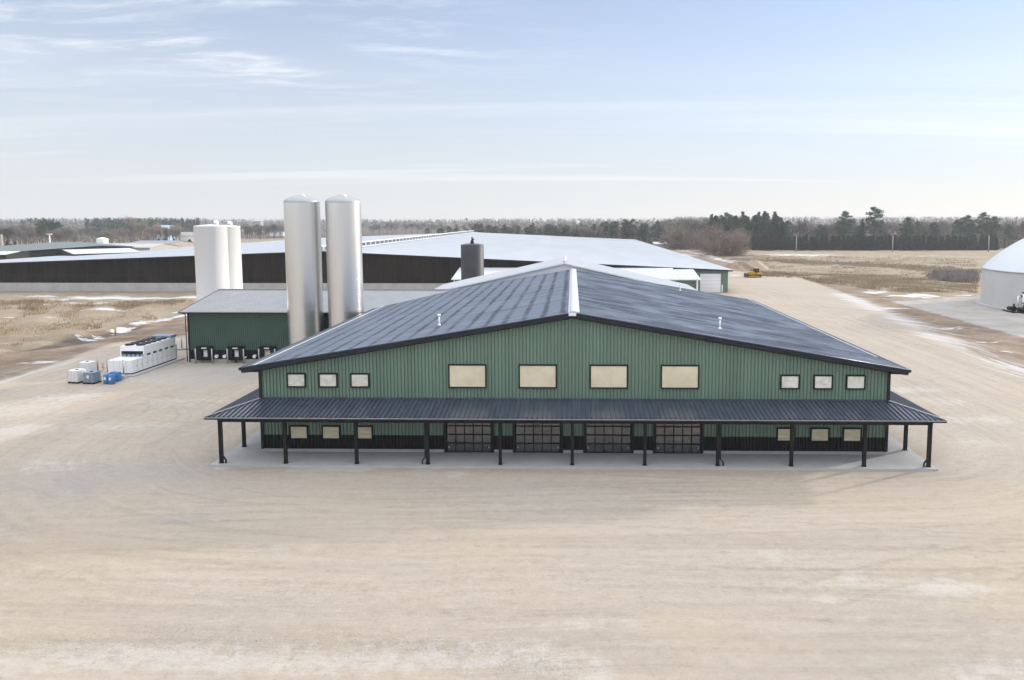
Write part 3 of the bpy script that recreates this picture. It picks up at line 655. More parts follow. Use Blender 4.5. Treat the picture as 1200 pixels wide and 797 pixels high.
for k, px in enumerate((239.7, 276.2, 313.2)):
    xc = at(px, 412, DY-.3)[0]
    d = MB(); y0 = DY-.42; w2 = .82
    d.box(xc-w2, xc-.36, y0, DY-.05, .16, 1.62); d.box(xc+.36, xc+w2, y0, DY-.05, .16, 1.62)
    d.box(xc-.36, xc+.36, y0, DY-.05, 1.28, 1.62); d.box(xc-.36, xc+.36, y0, DY-.05, .16, .50)
    d.box(xc-w2-.05, xc+w2+.05, y0-.1, DY-.05, 1.62, 1.68)
    o = dp(d, 'dock_door', 'black')
    p = MB(); p.box(xc-.36, xc+.36, DY-.16, DY-.12, .5, 1.28); p.build('door_panel', M['board' if k == 2 else 'white'], o)
    if k < 2:
        p = MB(); p.box(xc-.358, xc-.19, DY-.22, DY-.163, .5, 1.28); p.build('shelter_curtain', M['brown'], o)
    s_ = MB(); s_.box(xc-.27, xc+.27, y0-.03, y0-.003, 1.42, 1.57); s_.build('number_plate', M['paper'], o)
    if k == 1:
        l_ = MB(); l_.box(xc-.06, xc+.06, y0, y0+.12, Z0, .16); l_.build('leveller_leg', M['black'], o)
for px, rr in ((254.5, .17), (264, .17), (299, .17), (288.3, .08)):
    xc, zc = at(px, 417.4 if rr > .1 else 418.6, DY-.1); v_ = MB(); v_.cyl((xc, DY-.02, zc), (xc, DY-.28, zc), rr, n=20); v_.cyl((xc, DY-.28, zc), (xc, DY-.34, zc), rr*1.1, n=20); dp(v_, 'vent_cap', 'white')

def bollard(x, y, h, label, group, r=.075, m='galv', cat='bollard', name='bollard'):
    b = MB(); b.cyl((0, 0, -.05), (0, 0, h), r, n=12); b.lathe((0, 0, 0), [(r, h), (r*.7, h+r*.45), (.001, h+r*.6)], 12)
    o = b.build(name, M[m]); o.location = (x, y, Z0); tag(o, label, cat, group)
    return o
for px, lab in ((229.5, 'grey steel bollard at the outer left of the leftmost dock door'), (248.8, 'grey steel bollard right of the leftmost dock door'), (266.8, 'grey steel bollard left of the middle dock door'),
                (285.8, 'grey steel bollard right of the middle dock door'), (303.7, 'grey steel bollard left of the dock door with the tan panel'), (322.5, 'grey bollard nearest the silo, its foot hidden by the dark roof')):
    bollard(at(px, 424, 76.5)[0], 76.5, 1.62, lab, 'bollards at the dock doors')

# ------------------------------------------------------------------ silos and tanks
def silo(x, y, r, h, label):
    t = thing('steel_silo', label, 'silo', (x, y, Z0), group='stainless steel silos')
    b = MB(); b.lathe((0, 0, 0), [(r, 0), (r, h)], 128); b.build('shell', M['steel'], t)
    b = MB(); b.lathe((0, 0, 0), [(r+.015, h-.03), (r+.015, h+.02)]+[(max(r*math.cos(a_), .001), h+.02+.70*math.sin(a_)) for a_ in [math.pi/2*q/12 for q in range(1, 13)]], 96); b.build('dome_top', M['satin'], t)
    b = MB()
    for k in range(1, 11): b.lathe((0, 0, 0), [(r+.001, 1.55*k-.012), (r+.004, 1.55*k-.01), (r+.004, 1.55*k+.01), (r+.001, 1.55*k+.012)], 96)
    b.build('weld_seam', M['steel'], t)
    b = MB(); b.cyl((0, 0, h+.68), (0, 0, h+.80), .32, n=24); b.cyl((.5, -.6, h+.5), (.5, -.6, h+.72), .1, n=12)
    b.beam((-.6, -.3, h+.72), (.6, -.3, h+.72), .03, .03); b.build('manhole', M['steel'], t)
    return t
silo(-28.12, 75.4, 1.8, 17.25, 'left of two tall stainless steel silos, reflecting the other silo')
silo(-23.82, 75.4, 1.8, 17.25, 'tall stainless steel silo nearest the dark roof, right of its twin')
def whitetank(x, y, r, h, label):
    t = thing('white_tank', label, 'tank', (x, y, Z0), group='white storage tanks')
    b = MB(); b.lathe((0, 0, 0), [(r, 0), (r, h-.12), (r+.03, h-.10), (r+.03, h)], 96); b.build('shell', M['whitetank'], t)
    b = MB(); b.lathe((0, 0, 0), [(r+.03, h), (r*.6, h+.12), (.001, h+.22)], 96); b.build('lid', M['whitetank'], t)
    b = MB(); b.cyl((.9, .2, h), (.9, .2, h+.62), .17, n=16); b.cyl((.9, .2, h+.56), (.45, .1, h+.56), .2, n=16); b.build('vent_hood', M['whitetank'], t)
    return t
whitetank(-48.75, 97.2, 2.06, 14.65, 'white storage tank standing in front of its twin, behind the dock building')
whitetank(-49.75, 103.2, 2.1, 14.55, 'white storage tank half hidden behind the other white tank')
t = thing('black_tank', 'weathered black cylindrical tank with a vent cap behind the dark roof', 'tank', (-14.95, 108, Z0))
b = MB(); b.lathe((0, 0, 0), [(1.7, 0), (1.7, 11.75), (1.66, 11.8)], 64); b.build('shell', M['darktank'], t)
b = MB(); b.lathe((0, 0, 0), [(1.66, 11.8), (.8, 11.95), (.001, 12.0)], 64); b.build('lid', M['darktank'], t)
b = MB(); b.cyl((0, 0, 11.9), (0, 0, 12.5), .3, .2, n=16); b.cyl((0, 0, 12.5), (0, 0, 12.9), .12, n=12); b.cyl((-.02, 0, 12.55), (.3, 0, 12.6), .08, n=8); b.build('vent_cap', M['black'], t)

# ------------------------------------------------------------------ chiller, totes, drums
pd_ = MB(); pd_.box(-46.8, -43.3, 69.9, 79.2, Z0-.05, Z0+.12); structure(pd_.build('chiller_pad', M['concrete']))
ch = thing('chiller', 'long white air-cooled chiller unit with a row of rooftop fans beside the dock building', 'chiller', (-45.07, 74.5, 0))
def cpart(mb, n, m, p=None): return part(mb, n, M[m], p, ch)
cx0, cx1, cy0, cy1 = -46.3, -43.85, 70.5, 78.5
b = MB(); b.box(cx0-.02, cx1+.02, cy0-.02, cy1+.02, Z0+.12, .10); cpart(b, 'skid', 'black')
b = MB(); b.box(cx0, cx1, cy0, cy1, .10, 1.38); cpart(b, 'cabinet', 'white')
dl = MB()
for k in range(1, 9):
    y = cy0+(cy1-cy0)*k/9; dl.box(cx1+.002, cx1+.014, y-.014, y+.014, .14, 1.36)
for k in range(1, 4):
    x = cx0+(cx1-cx0)*k/4; dl.box(x-.008, x+.008, cy0-.012, cy0-.002, .14, 1.36)
cpart(dl, 'panel_seam', 'galv')
for k in range(1, 9):
    b = MB(); y = cy0+(cy1-cy0)*(k-.2)/9; b.box(cx1+.002, cx1+.03, y-.02, y+.02, .66, .74); cpart(b, 'handle', 'black')
uy = 72.6
b = MB(); b.box(cx0, cx1, uy+.25, cy1, 1.62, 2.46); b.box(cx0, cx1, uy, uy+.25, 1.95, 2.46); b.box(cx0, cx0+.1, uy, uy+.25, 1.38, 1.95); b.box(cx1-.1, cx1, uy, uy+.25, 1.38, 1.95)
for k in range(6): y = uy+.35+k*1.1; b.box(cx1-.12, cx1, y-.14, y+.14, 1.38, 1.62); b.box(cx0, cx0+.12, y-.14, y+.14, 1.38, 1.62)
cpart(b, 'upper_cabinet', 'white')
b = MB(); b.box(cx0+.1, cx1-.1, uy+.2, uy+.24, 1.385, 1.95); b.box(cx0+.14, cx1-.14, uy+.3, cy1-.05, 1.385, 1.62); cpart(b, 'condenser_coil', 'darktank')
b = MB(); b.box(cx0+.1, cx1-.1, uy+.02, uy+.06, 1.74, 1.86); cpart(b, 'intake_slot', 'black')
b = MB()
for k in range(5): x = cx0+.3+k*.45; b.box(x, x+.3, uy-.05, uy+.1, 1.385, 1.6)
cpart(b, 'compressor', 'greyblue')
for i in range(6):
    for j in range(2):
        b = MB(); c = (cx0+.64+j*1.17, uy+.62+i*.95); b.cyl((c[0], c[1], 2.46), (c[0], c[1], 2.60), .44, n=24); o = cpart(b, 'fan', 'trim')
        g2 = MB(); g2.cyl((c[0], c[1], 2.60), (c[0], c[1], 2.62), .34, n=24); g2.build('fan_grille', M['black'], o)
b = MB(); b.box(cx0+.3, cx1, cy1-.9, cy1+.25, 2.463, 2.74); cpart(b, 'junction_box', 'greyblue')

def ibc(x, y, rz, m, label, w=1.15, d=1.0, h=1.0, lab=False):
    t = thing('intermediate_bulk_tote', label, 'tote', (x, y, Z0), rz, 'plastic tote tanks')
    p = MB()
    for xx in (-w/2+.08, 0, w/2-.08): p.box(xx-.07, xx+.07, -d/2, d/2, 0, .1)
    p.box(-w/2, w/2, -d/2, d/2, .1, .15); p.build('pallet', M['black'], t)
    b = MB(); b.box(-w/2+.04, w/2-.04, -d/2+.04, d/2-.04, .155, .15+h); o = b.build('bottle', M[m], t)
    c = MB(); c.cyl((0, 0, .14+h), (0, 0, .2+h), .14, n=16); c.build('cap', M['black'], o)
    c = MB(); q = .0055
    for k in range(8):
        xx = -w/2+w*k/7
        for yy in (-d/2, d/2): c.box(xx-q, xx+q, yy-q, yy+q, .15, .16+h)
    for k in range(7):
        yy = -d/2+d*k/6
        for xx in (-w/2, w/2): c.box(xx-q, xx+q, yy-q, yy+q, .15, .16+h)
    for k in range(6):
        zz = .18+(h-.04)*k/5
        for yy in (-d/2, d/2): c.box(-w/2, w/2, yy-q*.8, yy+q*.8, zz-q, zz+q)
        for xx in (-w/2, w/2): c.box(xx-q*.8, xx+q*.8, -d/2, d/2, zz-q, zz+q)
    c.build('cage', M['galv'], t)
    if lab: l_ = MB(); l_.box(-.12, .14, -d/2-.03, -d/2-.014, .55, .85); l_.build('paper_label', M['paper'], t)
def gp2(px, py): return gp(px, py)
a_ = gp(88.5, 449); ibc(a_[0], a_[1]+.3, R(-12), 'plastic', 'white caged plastic tote at the front left of the chiller', 1.15, 1.05, 1.08)
a_ = gp(103, 437); ibc(a_[0], a_[1], R(-8), 'plastic', 'farther white caged tote behind the grey-blue tote', 1.2, 1.05, 1.0)
a_ = gp(106.5, 449.5); ibc(a_[0], a_[1]+.2, R(-6), 'greyblue', 'grey-blue caged tote with a white label beside the blue drums', 1.15, 1.0, .95, True)
# blue drums
dlabels = ['front left blue drum with white label beside the grey-blue tote', 'blue drum with white label just right of the front left one', 'blue drum standing behind the two labelled blue drums', 'rightmost pale-topped blue drum nearest the concrete post block']
for (px, py), lb, lab in zip(((125.5, 449.5), (131.5, 450), (133.5, 446.5), (138.5, 446.8)), (1, 1, 0, 0), dlabels):
    x, y = gp(px, py); t = thing('drum', lab, 'drum', (x, y, Z0), group='blue drums by the totes')
    b = MB(); r = .29; b.lathe((0, 0, 0), [(.001, .0), (r*.96, 0), (r, .03), (r, .29), (r+.015, .31), (r, .33), (r, .59), (r+.015, .61), (r, .63), (r, .86), (r*.95, .89)], 28); b.build('shell', M['blue'], t)
    b = MB(); b.lathe((0, 0, 0), [(r*.95, .89), (r*.9, .87), (.001, .87)], 28); b.cyl((.12, 0, .87), (.12, 0, .90), .04, n=10); b.build('lid', M['blue'], t)
    if lb: b = MB(); b.box(-.1, .1, -r-.02, -r-.008, .42, .66); b.build('paper_label', M['paper'], t)
bl = [(103.5, 437, 1.35, 'thin grey post standing behind the totes, leftmost of its row'), (115, 435, 1.45, 'thin grey post between the far tote and the red valve'), (126.5, 437.5, 1.95, 'taller thin grey post just left of the white chiller cabinet'),
      (145.4, 442.5, 1.75, 'grey post set in a concrete block in front of the chiller'), (207, 420.5, 1.6, 'grey post at the far right corner of the chiller'), (213, 407.5, 1.5, 'grey post standing left of the dock building corner'), (221, 404.5, 1.6, 'grey post farthest back beside the dock building corner')]
for px, py, h, lab in bl:
    x, y = gp(px, py); bollard(x, y, h, lab, 'grey posts around the chiller', .08)
x, y = gp(145.4, 443.5); b = MB(); b.prism([(-.32, 0), (.32, 0), (.26, .36), (-.26, .36)], 'y', -.1, .42)
o = b.build('concrete_block', M['concrete']); o.location = (x, y-.36, Z0); tag(o, 'small grey concrete block at the foot of the post before the chiller', 'block')
x, y = gp(120.8, 433.5); t = thing('red_valve', 'small red valve wheel on a standpipe left of the chiller', 'valve', (x, y, Z0))
b = MB(); b.cyl((0, 0, 0), (0, 0, .5), .03, n=10); b.cyl((-.15, 0, .3), (.15, 0, .3), .035, n=10); b.build('standpipe', M['red'], t)
b = MB()
for k in range(12):
    a, c = 2*math.pi*k/12, 2*math.pi*(k+1)/12; b.cyl((.12*math.cos(a), 0, .62+.12*math.sin(a)), (.12*math.cos(c), 0, .62+.12*math.sin(c)), .014, n=6)
b.cyl((-.18, 0, .62), (.18, 0, .62), .02, n=6); b.build('wheel', M['red'], t)
x, y = gp(135.4, 393); bollard(x, y, .95, 'short yellow marker post on the brown bank behind the chiller', None, .13, 'yellow', 'marker', 'marker_post')
x, y = gp(209, 410.5); b = MB(); b.cyl((-.9, 0, .09), (.7, .4, .09), .08, n=10); b.cyl((.2, -.3, .08), (1.0, .5, .1), .06, n=10)
o = b.build('pipe_section', M['greyblue']); o.location = (x, y, Z0); tag(o, 'grey-blue pipe pieces lying on the ground left of the dock building', 'pipe')

# ------------------------------------------------------------------ the huge low barn behind
barn = thing('dairy_barn', 'huge white-roofed low barn with dark brown end wall stretching behind everything', 'barn', (-54.4, 155.5, 0))
BX0, BX1, BXR, BY0, BY1, BZR, BZR0, BZR1 = -142., 33.3, -54.4, 155.5, 396., 8.72, 5.45, 4.75
def bp(mb, name, m, parent=None): return part(mb, name, M[m], parent, barn)
def btop(x): return BZR+(BZR0-BZR)*(BXR-x)/(BXR-BX0) if x < BXR else BZR+(BZR1-BZR)*(x-BXR)/(BX1-BXR)
for x0, x1, z1 in ((BXR, BX0, BZR0), (BXR, BX1, BZR1)):
    Lh = abs(x1-x0); sg = 1 if x1 > x0 else -1; sl = (BZR-z1)/Lh
    r = MB(); ribbed(r, (BXR, 0, BZR), (0, 1, 0), (sg, 0, -sl), (0, 0, 1), BY0-.6, BY1, 0, Lh+.9, period=1.2, h=.04, w=.12, ws=.03); bp(r, 'roof', 'whiteroof')
    t = MB(); t.beam((BXR, BY0-.65, BZR-.17), (BXR+sg*(Lh+.9), BY0-.65, BZR-.17-sl*(Lh+.9)), .08, .32); bp(t, 'rake_trim', 'trim' )
    t = MB(); t.beam((BXR, BY0-.66, BZR+.0), (BXR+sg*(Lh+.9), BY0-.66, BZR-sl*(Lh+.9)), .10, .05); bp(t, 'rake_edge', 'white')
    g_ = MB(); xe = BXR+sg*(Lh+.9); g_.box(min(xe, xe+sg*.1), max(xe, xe+sg*.1), BY0-.6, BY1, z1-.35, z1-.02); bp(g_, 'fascia', 'white')
w = MB(); w.prism([(BX0, 1.7), (25.9, 1.7), (25.9, btop(25.9)-.3), (BXR, BZR-.3), (BX0, BZR0-.3)], 'y', BY0, BY0+.1); bp(w, 'cooling_pad_wall', 'padbrown')
s = MB()
xx = BX0
while xx < 25:
    s.box(xx-.07, xx+.07, BY0-.06, BY0-.003, 1.7, btop(xx)-.3); xx += 3.05
for k in range(1): s.beam((BX0, BY0-.03, 3.3), (25.9, BY0-.03, 3.3), .05, .08)
bp(s, 'pad_frame', 'slats')
w = MB()
ribbed(w, (0, BY0-.05, 0), (1, 0, 0), (0, 0, 1), (0, -1, 0), BX0, 25.9, Z0-.2, 1.72, period=1.2, h=.05, w=.5, ws=.05); bp(w, 'knee_wall', 'conc_wall')
w = MB(); ribbed(w, (0, BY0-.05, 0), (1, 0, 0), (0, 0, 1), (0, -1, 0), 25.9, BX1, Z0, lambda u: btop(u)-.05, **ribargs); bp(w, 'wall', 'green')
for xe in (BX0, BX1):
    w = MB(); w.face([(xe, BY0, Z0-.2), (xe, BY1-.5, Z0-.2), (xe, BY1-.5, btop(xe)-.05), (xe, BY0, btop(xe)-.05)]); bp(w, 'wall', 'green')
w = MB(); w.prism([(BX0, Z0), (BX1, Z0), (BX1, BZR1-.05), (BXR, BZR-.05), (BX0, BZR0-.05)], 'y', BY1-.5, BY1-.4); bp(w, 'wall', 'green')
d = MB(); d.box(27.35, 31.75, BY0-.13, BY0-.06, Z0, 3.85); o = bp(d, 'overhead_door', 'white')
k = MB()
for z in (.8, 1.6, 2.4, 3.2): k.box(27.4, 31.7, BY0-.135, BY0-.131, z-.02, z+.02)
k.build('panel_seam', M['galv'], o)
d = MB(); d.box(31.95, 32.2, BY0-.3, BY0-.06, Z0, 1.5); bp(d, 'control_box', 'white')
rv = MB(); rv.beam((BXR, BY0-.5, BZR+.95), (BXR, BY1, BZR+.95), 1.6, .12); bp(rv, 'ridge_vent', 'white')
rv = MB(); y = BY0
while y < BY1: rv = MB(); rv.box(BXR-.6, BXR+.6, y, y+1.2, BZR-.05, BZR+.89); y += 4.6; bp(rv, 'ridge_vent_support', 'galv')
rv = MB(); rv.beam((BXR+1.6, BY0, BZR+.03), (BXR+1.6, BY1, BZR+.03), 2.6, .1); bp(rv, 'ridge_flashing', 'snowroof')

# lean-to in front of the barn
lt = thing('lean_to', 'white-roofed green lean-to with a white door against the big barn wall', 'lean-to', (0, 145, 0))
def lp(mb, name, m, parent=None): return part(mb, name, M[m], parent, lt)
r = MB(); ribbed(r, (0, 144.3, 3.62), (1, 0, 0), (0, 10.4, 1.55), (0, -.15, 1), -24.2, 21.3, 0, 1, period=.6, h=.03, w=.05); lp(r, 'roof', 'snowroof')
r = MB(); ribbed(r, (0, 145.2, 3.55), (1, 0, 0), (0, 9.4, 1.35), (0, -.15, 1), 21.35, 25.7, 0, 1, period=.6, h=.03, w=.05); lp(r, 'roof', 'snowroof')
f_ = MB(); f_.box(-24.25, 21.3, 144.2, 144.3, 3.4, 3.63); f_.box(21.35, 25.75, 145.1, 145.2, 3.33, 3.56); lp(f_, 'fascia', 'white')
w = MB(); w.box(-23.8, 21.0, 146.0, 155.3, Z0, 3.7); lp(w, 'wall', 'green')
w = MB(); w.box(21.0, 24.4, 147.0, 155.3, .7, 3.7); w.box(21.0, 24.4, 146.96, 155.3, Z0, .69, 1); o = part(w, 'wall', [M['green'], M['white']], None, lt)
p = MB(); p.box(24.9, 25.2, 145.4, 145.7, Z0, 3.4); lp(p, 'corner_post', 'white')
p = MB(); p.box(-23.95, -23.75, 145.2, 145.4, Z0, 3.4); lp(p, 'corner_post', 'white')
d = MB(); d.box(18.75, 20.1, 145.9, 145.99, Z0, 2.35); o = lp(d, 'door', 'white')
k = MB(); k.box(19.1, 19.5, 145.87, 145.895, 1.0, 1.9); k.build('pane', M['cabglass'], o)
k = MB(); k.box(18.6, 18.75, 145.86, 145.99, Z0, 2.5); k.box(20.1, 20.25, 145.86, 145.99, Z0, 2.5); k.box(18.6, 20.25, 145.86, 145.99, 2.35, 2.5); k.build('door_frame', M['white'], o)
d = MB(); d.box(21.9, 24.0, 146.8, 146.95, .2, 1.35); o = lp(d, 'window', 'board')
for xx in (22.2, 23.15):
    k = MB(); k.box(xx, xx+.5, 146.76, 146.795, .55, 1.05); k.build('pane', M['brown'], o)

# ------------------------------------------------------------------ digester dome on the right
RD = 18.; DC = (93., 129.2)
dg = thing('digester_tank', 'round pale digester tank with a white domed membrane cover at the right edge', 'tank', (DC[0], DC[1], Z0))
b = MB(); hw = 6.5
b.lathe((0, 0, 0), [(RD, 0), (RD, hw)], 128); b.build('tank_wall', M['cladding'], dg)
b = MB(); rise = 8.6; Rs = (RD*RD+rise*rise)/(2*rise); prof = []
for k in range(25):
    r = RD*(1-k/24); prof.append((max(r, .001), hw+.1+math.sqrt(Rs*Rs-r*r)-(Rs-rise)))
b.lathe((0, 0, 0), prof, 128); b.build('membrane_dome', M['membrane'], dg)
b = MB(); b.lathe((0, 0, 0), [(RD+.02, hw-.02), (RD+.18, hw-.02), (RD+.18, hw+.1), (RD, hw+.14)], 128); b.build('rim', M['galv'], dg)
th = math.atan2(-1, -.55)
def rim(a_deg, r): a = R(a_deg); return (r*math.cos(a), r*math.sin(a))
p = MB(); x, y = rim(200.8, RD+.06); p.cyl((x, y, .1), (x, y, hw), .05, n=8); p.build('conduit', M['galv'], dg)
b = MB(); b.lathe((0, 0, 0), [(RD+.02, Z0), (RD+.9, Z0), (RD+.9, .22), (RD+.02, .26)], 96); b.build('footing', M['concrete'], dg)
def pump(deg, r, label):
    x, y = rim(deg, r); t = thing('pump', label, 'pump', (DC[0]+x, DC[1]+y, Z0), R(deg+90), 'black pumps at the digester'); t.scale = (.8, .8, .8)
    b = MB(); b.box(-.9, .9, -.5, .5, 0, .18); b.build('base', M['black'], t)
    b = MB(); b.cyl((-.75, 0, .75), (.25, 0, .75), .42, n=18); b.cyl((-.95, 0, .75), (-.75, 0, .75), .3, n=18); b.build('motor', M['trim'], t)
    b = MB(); b.cyl((.25, 0, .75), (.75, 0, .75), .55, n=18); b.cyl((.5, 0, .9), (.5, 0, 1.7), .18, n=12); b.cyl((.5, 0, 1.66), (.5, 0, 1.74), .27, n=14); b.build('pump_housing', M['black'], t)
pump(198.6, RD+1.9, 'black pump on the ground at the left foot of the digester'); pump(203.4, RD+1.7, 'black pump just right of the white riser pipe on the digester'); pump(206.2, RD+1.9, 'black pump at the right edge of the photo by the digester')
t = thing('riser_pipe', 'white riser pipe with valves against the digester wall', 'pipe', (DC[0]+rim(201.6, RD+.6)[0], DC[1]+rim(201.6, RD+.6)[1], Z0))
b = MB(); b.cyl((0, 0, 0), (0, 0, 3.2), .16, n=12); b.cyl((-.9, 0, 2.7), (.5, 0, 2.7), .1, n=10); b.cyl((-.9, 0, 2.7), (-.9, 0, 1.2), .1, n=10); b.cyl((0, 0, .5), (1.5, -.9, .4), .14, n=12); b.build('pipe_run', M['white'], t)
b = MB(); b.cyl((0, 0, 3.2), (0, 0, 3.4), .24, n=12); b.cyl((-.5, 0, 2.7), (-.3, 0, 2.7), .2, n=12); b.cyl((0, 0, 1.5), (0, 0, 1.65), .24, n=12); b.build('valve', M['trim'], t)
b = MB(); pts = [gp(1175, 364), gp(1187, 367), gp(1202, 366)]
for a, c in zip(pts[:-1], pts[1:]): b.cyl((a[0], a[1], Z0+.15), (c[0], c[1], Z0+.15), .12, n=10)
o = b.build('hose', M['black']); tag(o, 'black hose lying on the ground in front of the digester', 'hose')

# ------------------------------------------------------------------ bulldozer
bx, by = gp(883.5, 325)
dz_ = thing('bulldozer', 'yellow crawler bulldozer with dark cab parked before the brown field', 'bulldozer', (bx, by, Z0), R(6))
for sy in (-1, 1):
    b = MB(); y0, y1 = sy*.85-.28, sy*.85+.28
    prof = [(-1.35, 0), (1.35, 0), (1.7, .25), (1.75, .5), (1.5, .82), (-1.3, .72), (-1.7, .5), (-1.65, .22)]
    b.prism(prof, 'y', y0, y1)
    for k in range(14):
        x = -1.3+k*.2; b.box(x-.03, x+.03, y0-.02, y1+.02, -.0, .03)
    o = b.build('track', M['rust'], dz_)
    w_ = MB(); yy = y0-.03 if sy < 0 else y1+.03
    w_.box(-1.2, 1.2, min(yy, yy-sy*.02), max(yy, yy-sy*.02)+.001, .22, .42); w_.build('track_frame', M['yellow'], o)
b = MB(); b.prism([(-1.7, .75), (1.55, .75), (1.55, 1.5), (.35, 1.5), (-.2, 1.65), (-1.6, 1.5), (-1.75, 1.3)], 'y', -.52, .52); b.box(.5, 1.75, -1.1, 1.1, .85, 1.35); b.build('body', M['yellow'], dz_)
b = MB(); b.prism([(-.2, 1.5), (1.2, 1.36), (1.15, 2.45), (.0, 2.45)], 'y', -.7, .7); o = b.build('cab', M['black'], dz_)
for sy in (-1, 1):
    b = MB(); b.prism([(.0, 1.72), (1.02, 1.66), (1.0, 2.32), (.13, 2.32)], 'y', sy*.704, sy*.715); b.build('cab_window', M['cabglass'], o)
b = MB(); b.box(-.1, 1.35, -.8, .8, 2.45, 2.58); b.build('cab_roof', M['yellow'], o)
b = MB(); b.cyl((-.75, .2, 1.5), (-.75, .2, 2.25), .07, n=8); b.build('exhaust', M['black'], dz_)
b = MB(); b.prism([(-2.35, .05), (-2.2, .05), (-2.12, .5), (-2.2, 1.15), (-2.3, 1.15), (-2.27, .5)], 'y', -1.5, 1.5); o = b.build('blade', M['rust'], dz_)
for sy in (-1, 1):
    b = MB(); b.beam((-2.15, sy*1.2, .35), (-.2, sy*1.2, .45), .14, .16); b.build('push_arm', M['yellow'], o)
b = MB(); b.beam((1.75, 0, .9), (2.3, 0, .9), .5, .3); b.beam((2.25, 0, .9), (2.3, 0, .2), .12, .25); b.build('ripper', M['yellow'], dz_)

# dirt mounds
def mound(px, py, w_, d_, h, label, m):
    x, y = gp(px, py); mb = MB(); n, k = 28, 10
    ph = [random.uniform(0, 6.28) for _ in range(4)]
    rows = []
    for j in range(k+1):
        t = j/k; row = []
        for i in range(n):
            a = 2*math.pi*i/n; rr = (1-t)*(1+.16*math.sin(3*a+ph[0])+.08*math.sin(7*a+ph[1]))
            z = h*(math.sin(t*math.pi/2)**1.5)*(1+.12*math.sin(5*a+ph[2]+4*t))-.1*(1-t)
            row.append((math.cos(a)*w_/2*rr, math.sin(a)*d_/2*rr, z))
        rows.append(row)
    for j in range(k):
        for i in range(n): mb.face([rows[j][i], rows[j][(i+1) % n], rows[j+1][(i+1) % n], rows[j+1][i]], 0, True)
    o = mb.build('dirt_mound', M[m]); o.location = (x, y, Z0); tag(o, label, 'mound', 'heaps of dirt near the bulldozer')
M['earth'] = mat('heaped earth', (.26, .18, .125), .95, var=.3, scale=.5, bump=.4, bscale=2)
M['sand'] = mat('heaped sand', (.42, .34, .25), .95, var=.15, scale=.5, bump=.3, bscale=2)
mound(866, 315, 15, 12, 2.0, 'low reddish-brown dirt mound left of the bulldozer', 'earth')
mound(884, 314, 9, 8, 2.6, 'pale sand heap right behind the bulldozer', 'sand')

# ------------------------------------------------------------------ power line
poles = [(108.8, 355), (155.6, 355.6), (202.3, 356.4), (252, 357)]
plab = ['grey utility pole at the left end of the windbreak row', 'grey utility pole in front of the middle of the windbreak row', 'grey utility pole at the right end of the windbreak, left of the dome', 'grey utility pole standing beyond the digester dome']
for (x, y), lab in zip(poles, plab):
    t = thing('utility_pole', lab, 'pole', (x, y, Z0), group='utility poles along the windbreak')
    b = MB(); b.cyl((0, 0, -.2), (0, 0, 7.9), .26, .2, n=10); b.build('shaft', M['wood'], t)
    b = MB(); b.cyl((-.55, 0, 7.5), (.55, 0, 7.5), .05, n=6); b.build('crossarm', M['wood'], t)
def wire(P, label, dx_, z_):
    b = MB(); P = [(-10, 352)]+P+[(330, 359)]
    for (x0, y0), (x1, y1) in zip(P[:-1], P[1:]):
        pts = []
        for k in range(13):
            t = k/12; pts.append((x0+(x1-x0)*t, y0+(y1-y0)*t+dx_, z_-.9*4*t*(1-t)*(abs(x1-x0)/60)))
        for a, c in zip(pts[:-1], pts[1:]): b.cyl(a, c, .035, n=4, caps=False)
    o = b.build('power_wire', M['wire']); tag(o, label, 'wire')
wire(poles[:], 'thin dark power wire strung along the tops of the utility poles', 0, 7.75)
wire(poles[:], 'thin dark lower wire slung below the top wire between the utility poles', .1, 6.9)

# ------------------------------------------------------------------ farm buildings at the far left
def gable_shed(name, label, cat, A, ang, length, half_l, half_r, zr, sl, roof_m, wall_m, grp=None):
    """ridge starts at A and runs along ang (degrees from +X)"""
    t = thing(name, label, cat, (A[0], A[1], Z0), R(ang-90), grp)     # local +Y = along ridge
    for sg, hf in ((-1, half_l), (1, half_r)):
        r = MB(); ribbed(r, (0, 0, zr), (0, 1, 0), (sg, 0, -sl), (0, 0, 1), -.4, length+.4, 0, hf+.5, period=.9, h=.03, w=.08); r.build('roof', M[roof_m], t)
    w = MB(); w.prism([(-half_l, 0), (half_r, 0), (half_r, zr-sl*half_r-.1), (0, zr-.1), (-half_l, zr-sl*half_l-.1)], 'y', 0, length); w.build('wall', M[wall_m], t)
    k = MB(); k.beam((0, -.42, zr-.1), (-half_l-.5, -.42, zr-.1-sl*(half_l+.5)), .06, .25); k.beam((0, -.42, zr-.1), (half_r+.5, -.42, zr-.1-sl*(half_r+.5)), .06, .25); k.build('rake_trim', M['trim'], t)
    return t
gable_shed('farm_shed', 'grey-green roofed farm shed at the far left behind the big barn', 'shed', (-136, 207), 134.5, 52, 38, 8, 8.1, .056, 'greyshed', 'darkwall', 'farm sheds on the left')
gable_shed('farm_shed', 'small shed with cream white roof at the left edge of the photo', 'shed', (-161, 192), 0, 13, 6, 5, 7.1, .12, 'snowroof', 'darkwall', 'farm sheds on the left')
gable_shed('farm_shed', 'white-roofed shed with dark gable end between the cream and beige roofs', 'shed', (-139, 196), 50, 16, 8, 9, 7.4, .10, 'snowroof', 'darkwall', 'farm sheds on the left')
gable_shed('farm_shed', 'long beige-roofed shed right of the small white farm tank', 'shed', (-158, 236), 0, 24, 10, 8, 7.8, .12, 'beigeroof', 'tan', 'farm sheds on the left')
gable_shed('farm_shed', 'grey-roofed shed beyond the barn, left of the white tanks', 'shed', (-171, 285), 0, 16, 12, 14, 7.4, .10, 'greyroof', 'tan', 'farm sheds on the left')
x, z = at(120.4, 289, 246); t = thing('farm_tank', 'small squat white tank between the far left sheds', 'tank', (x, 246, Z0))
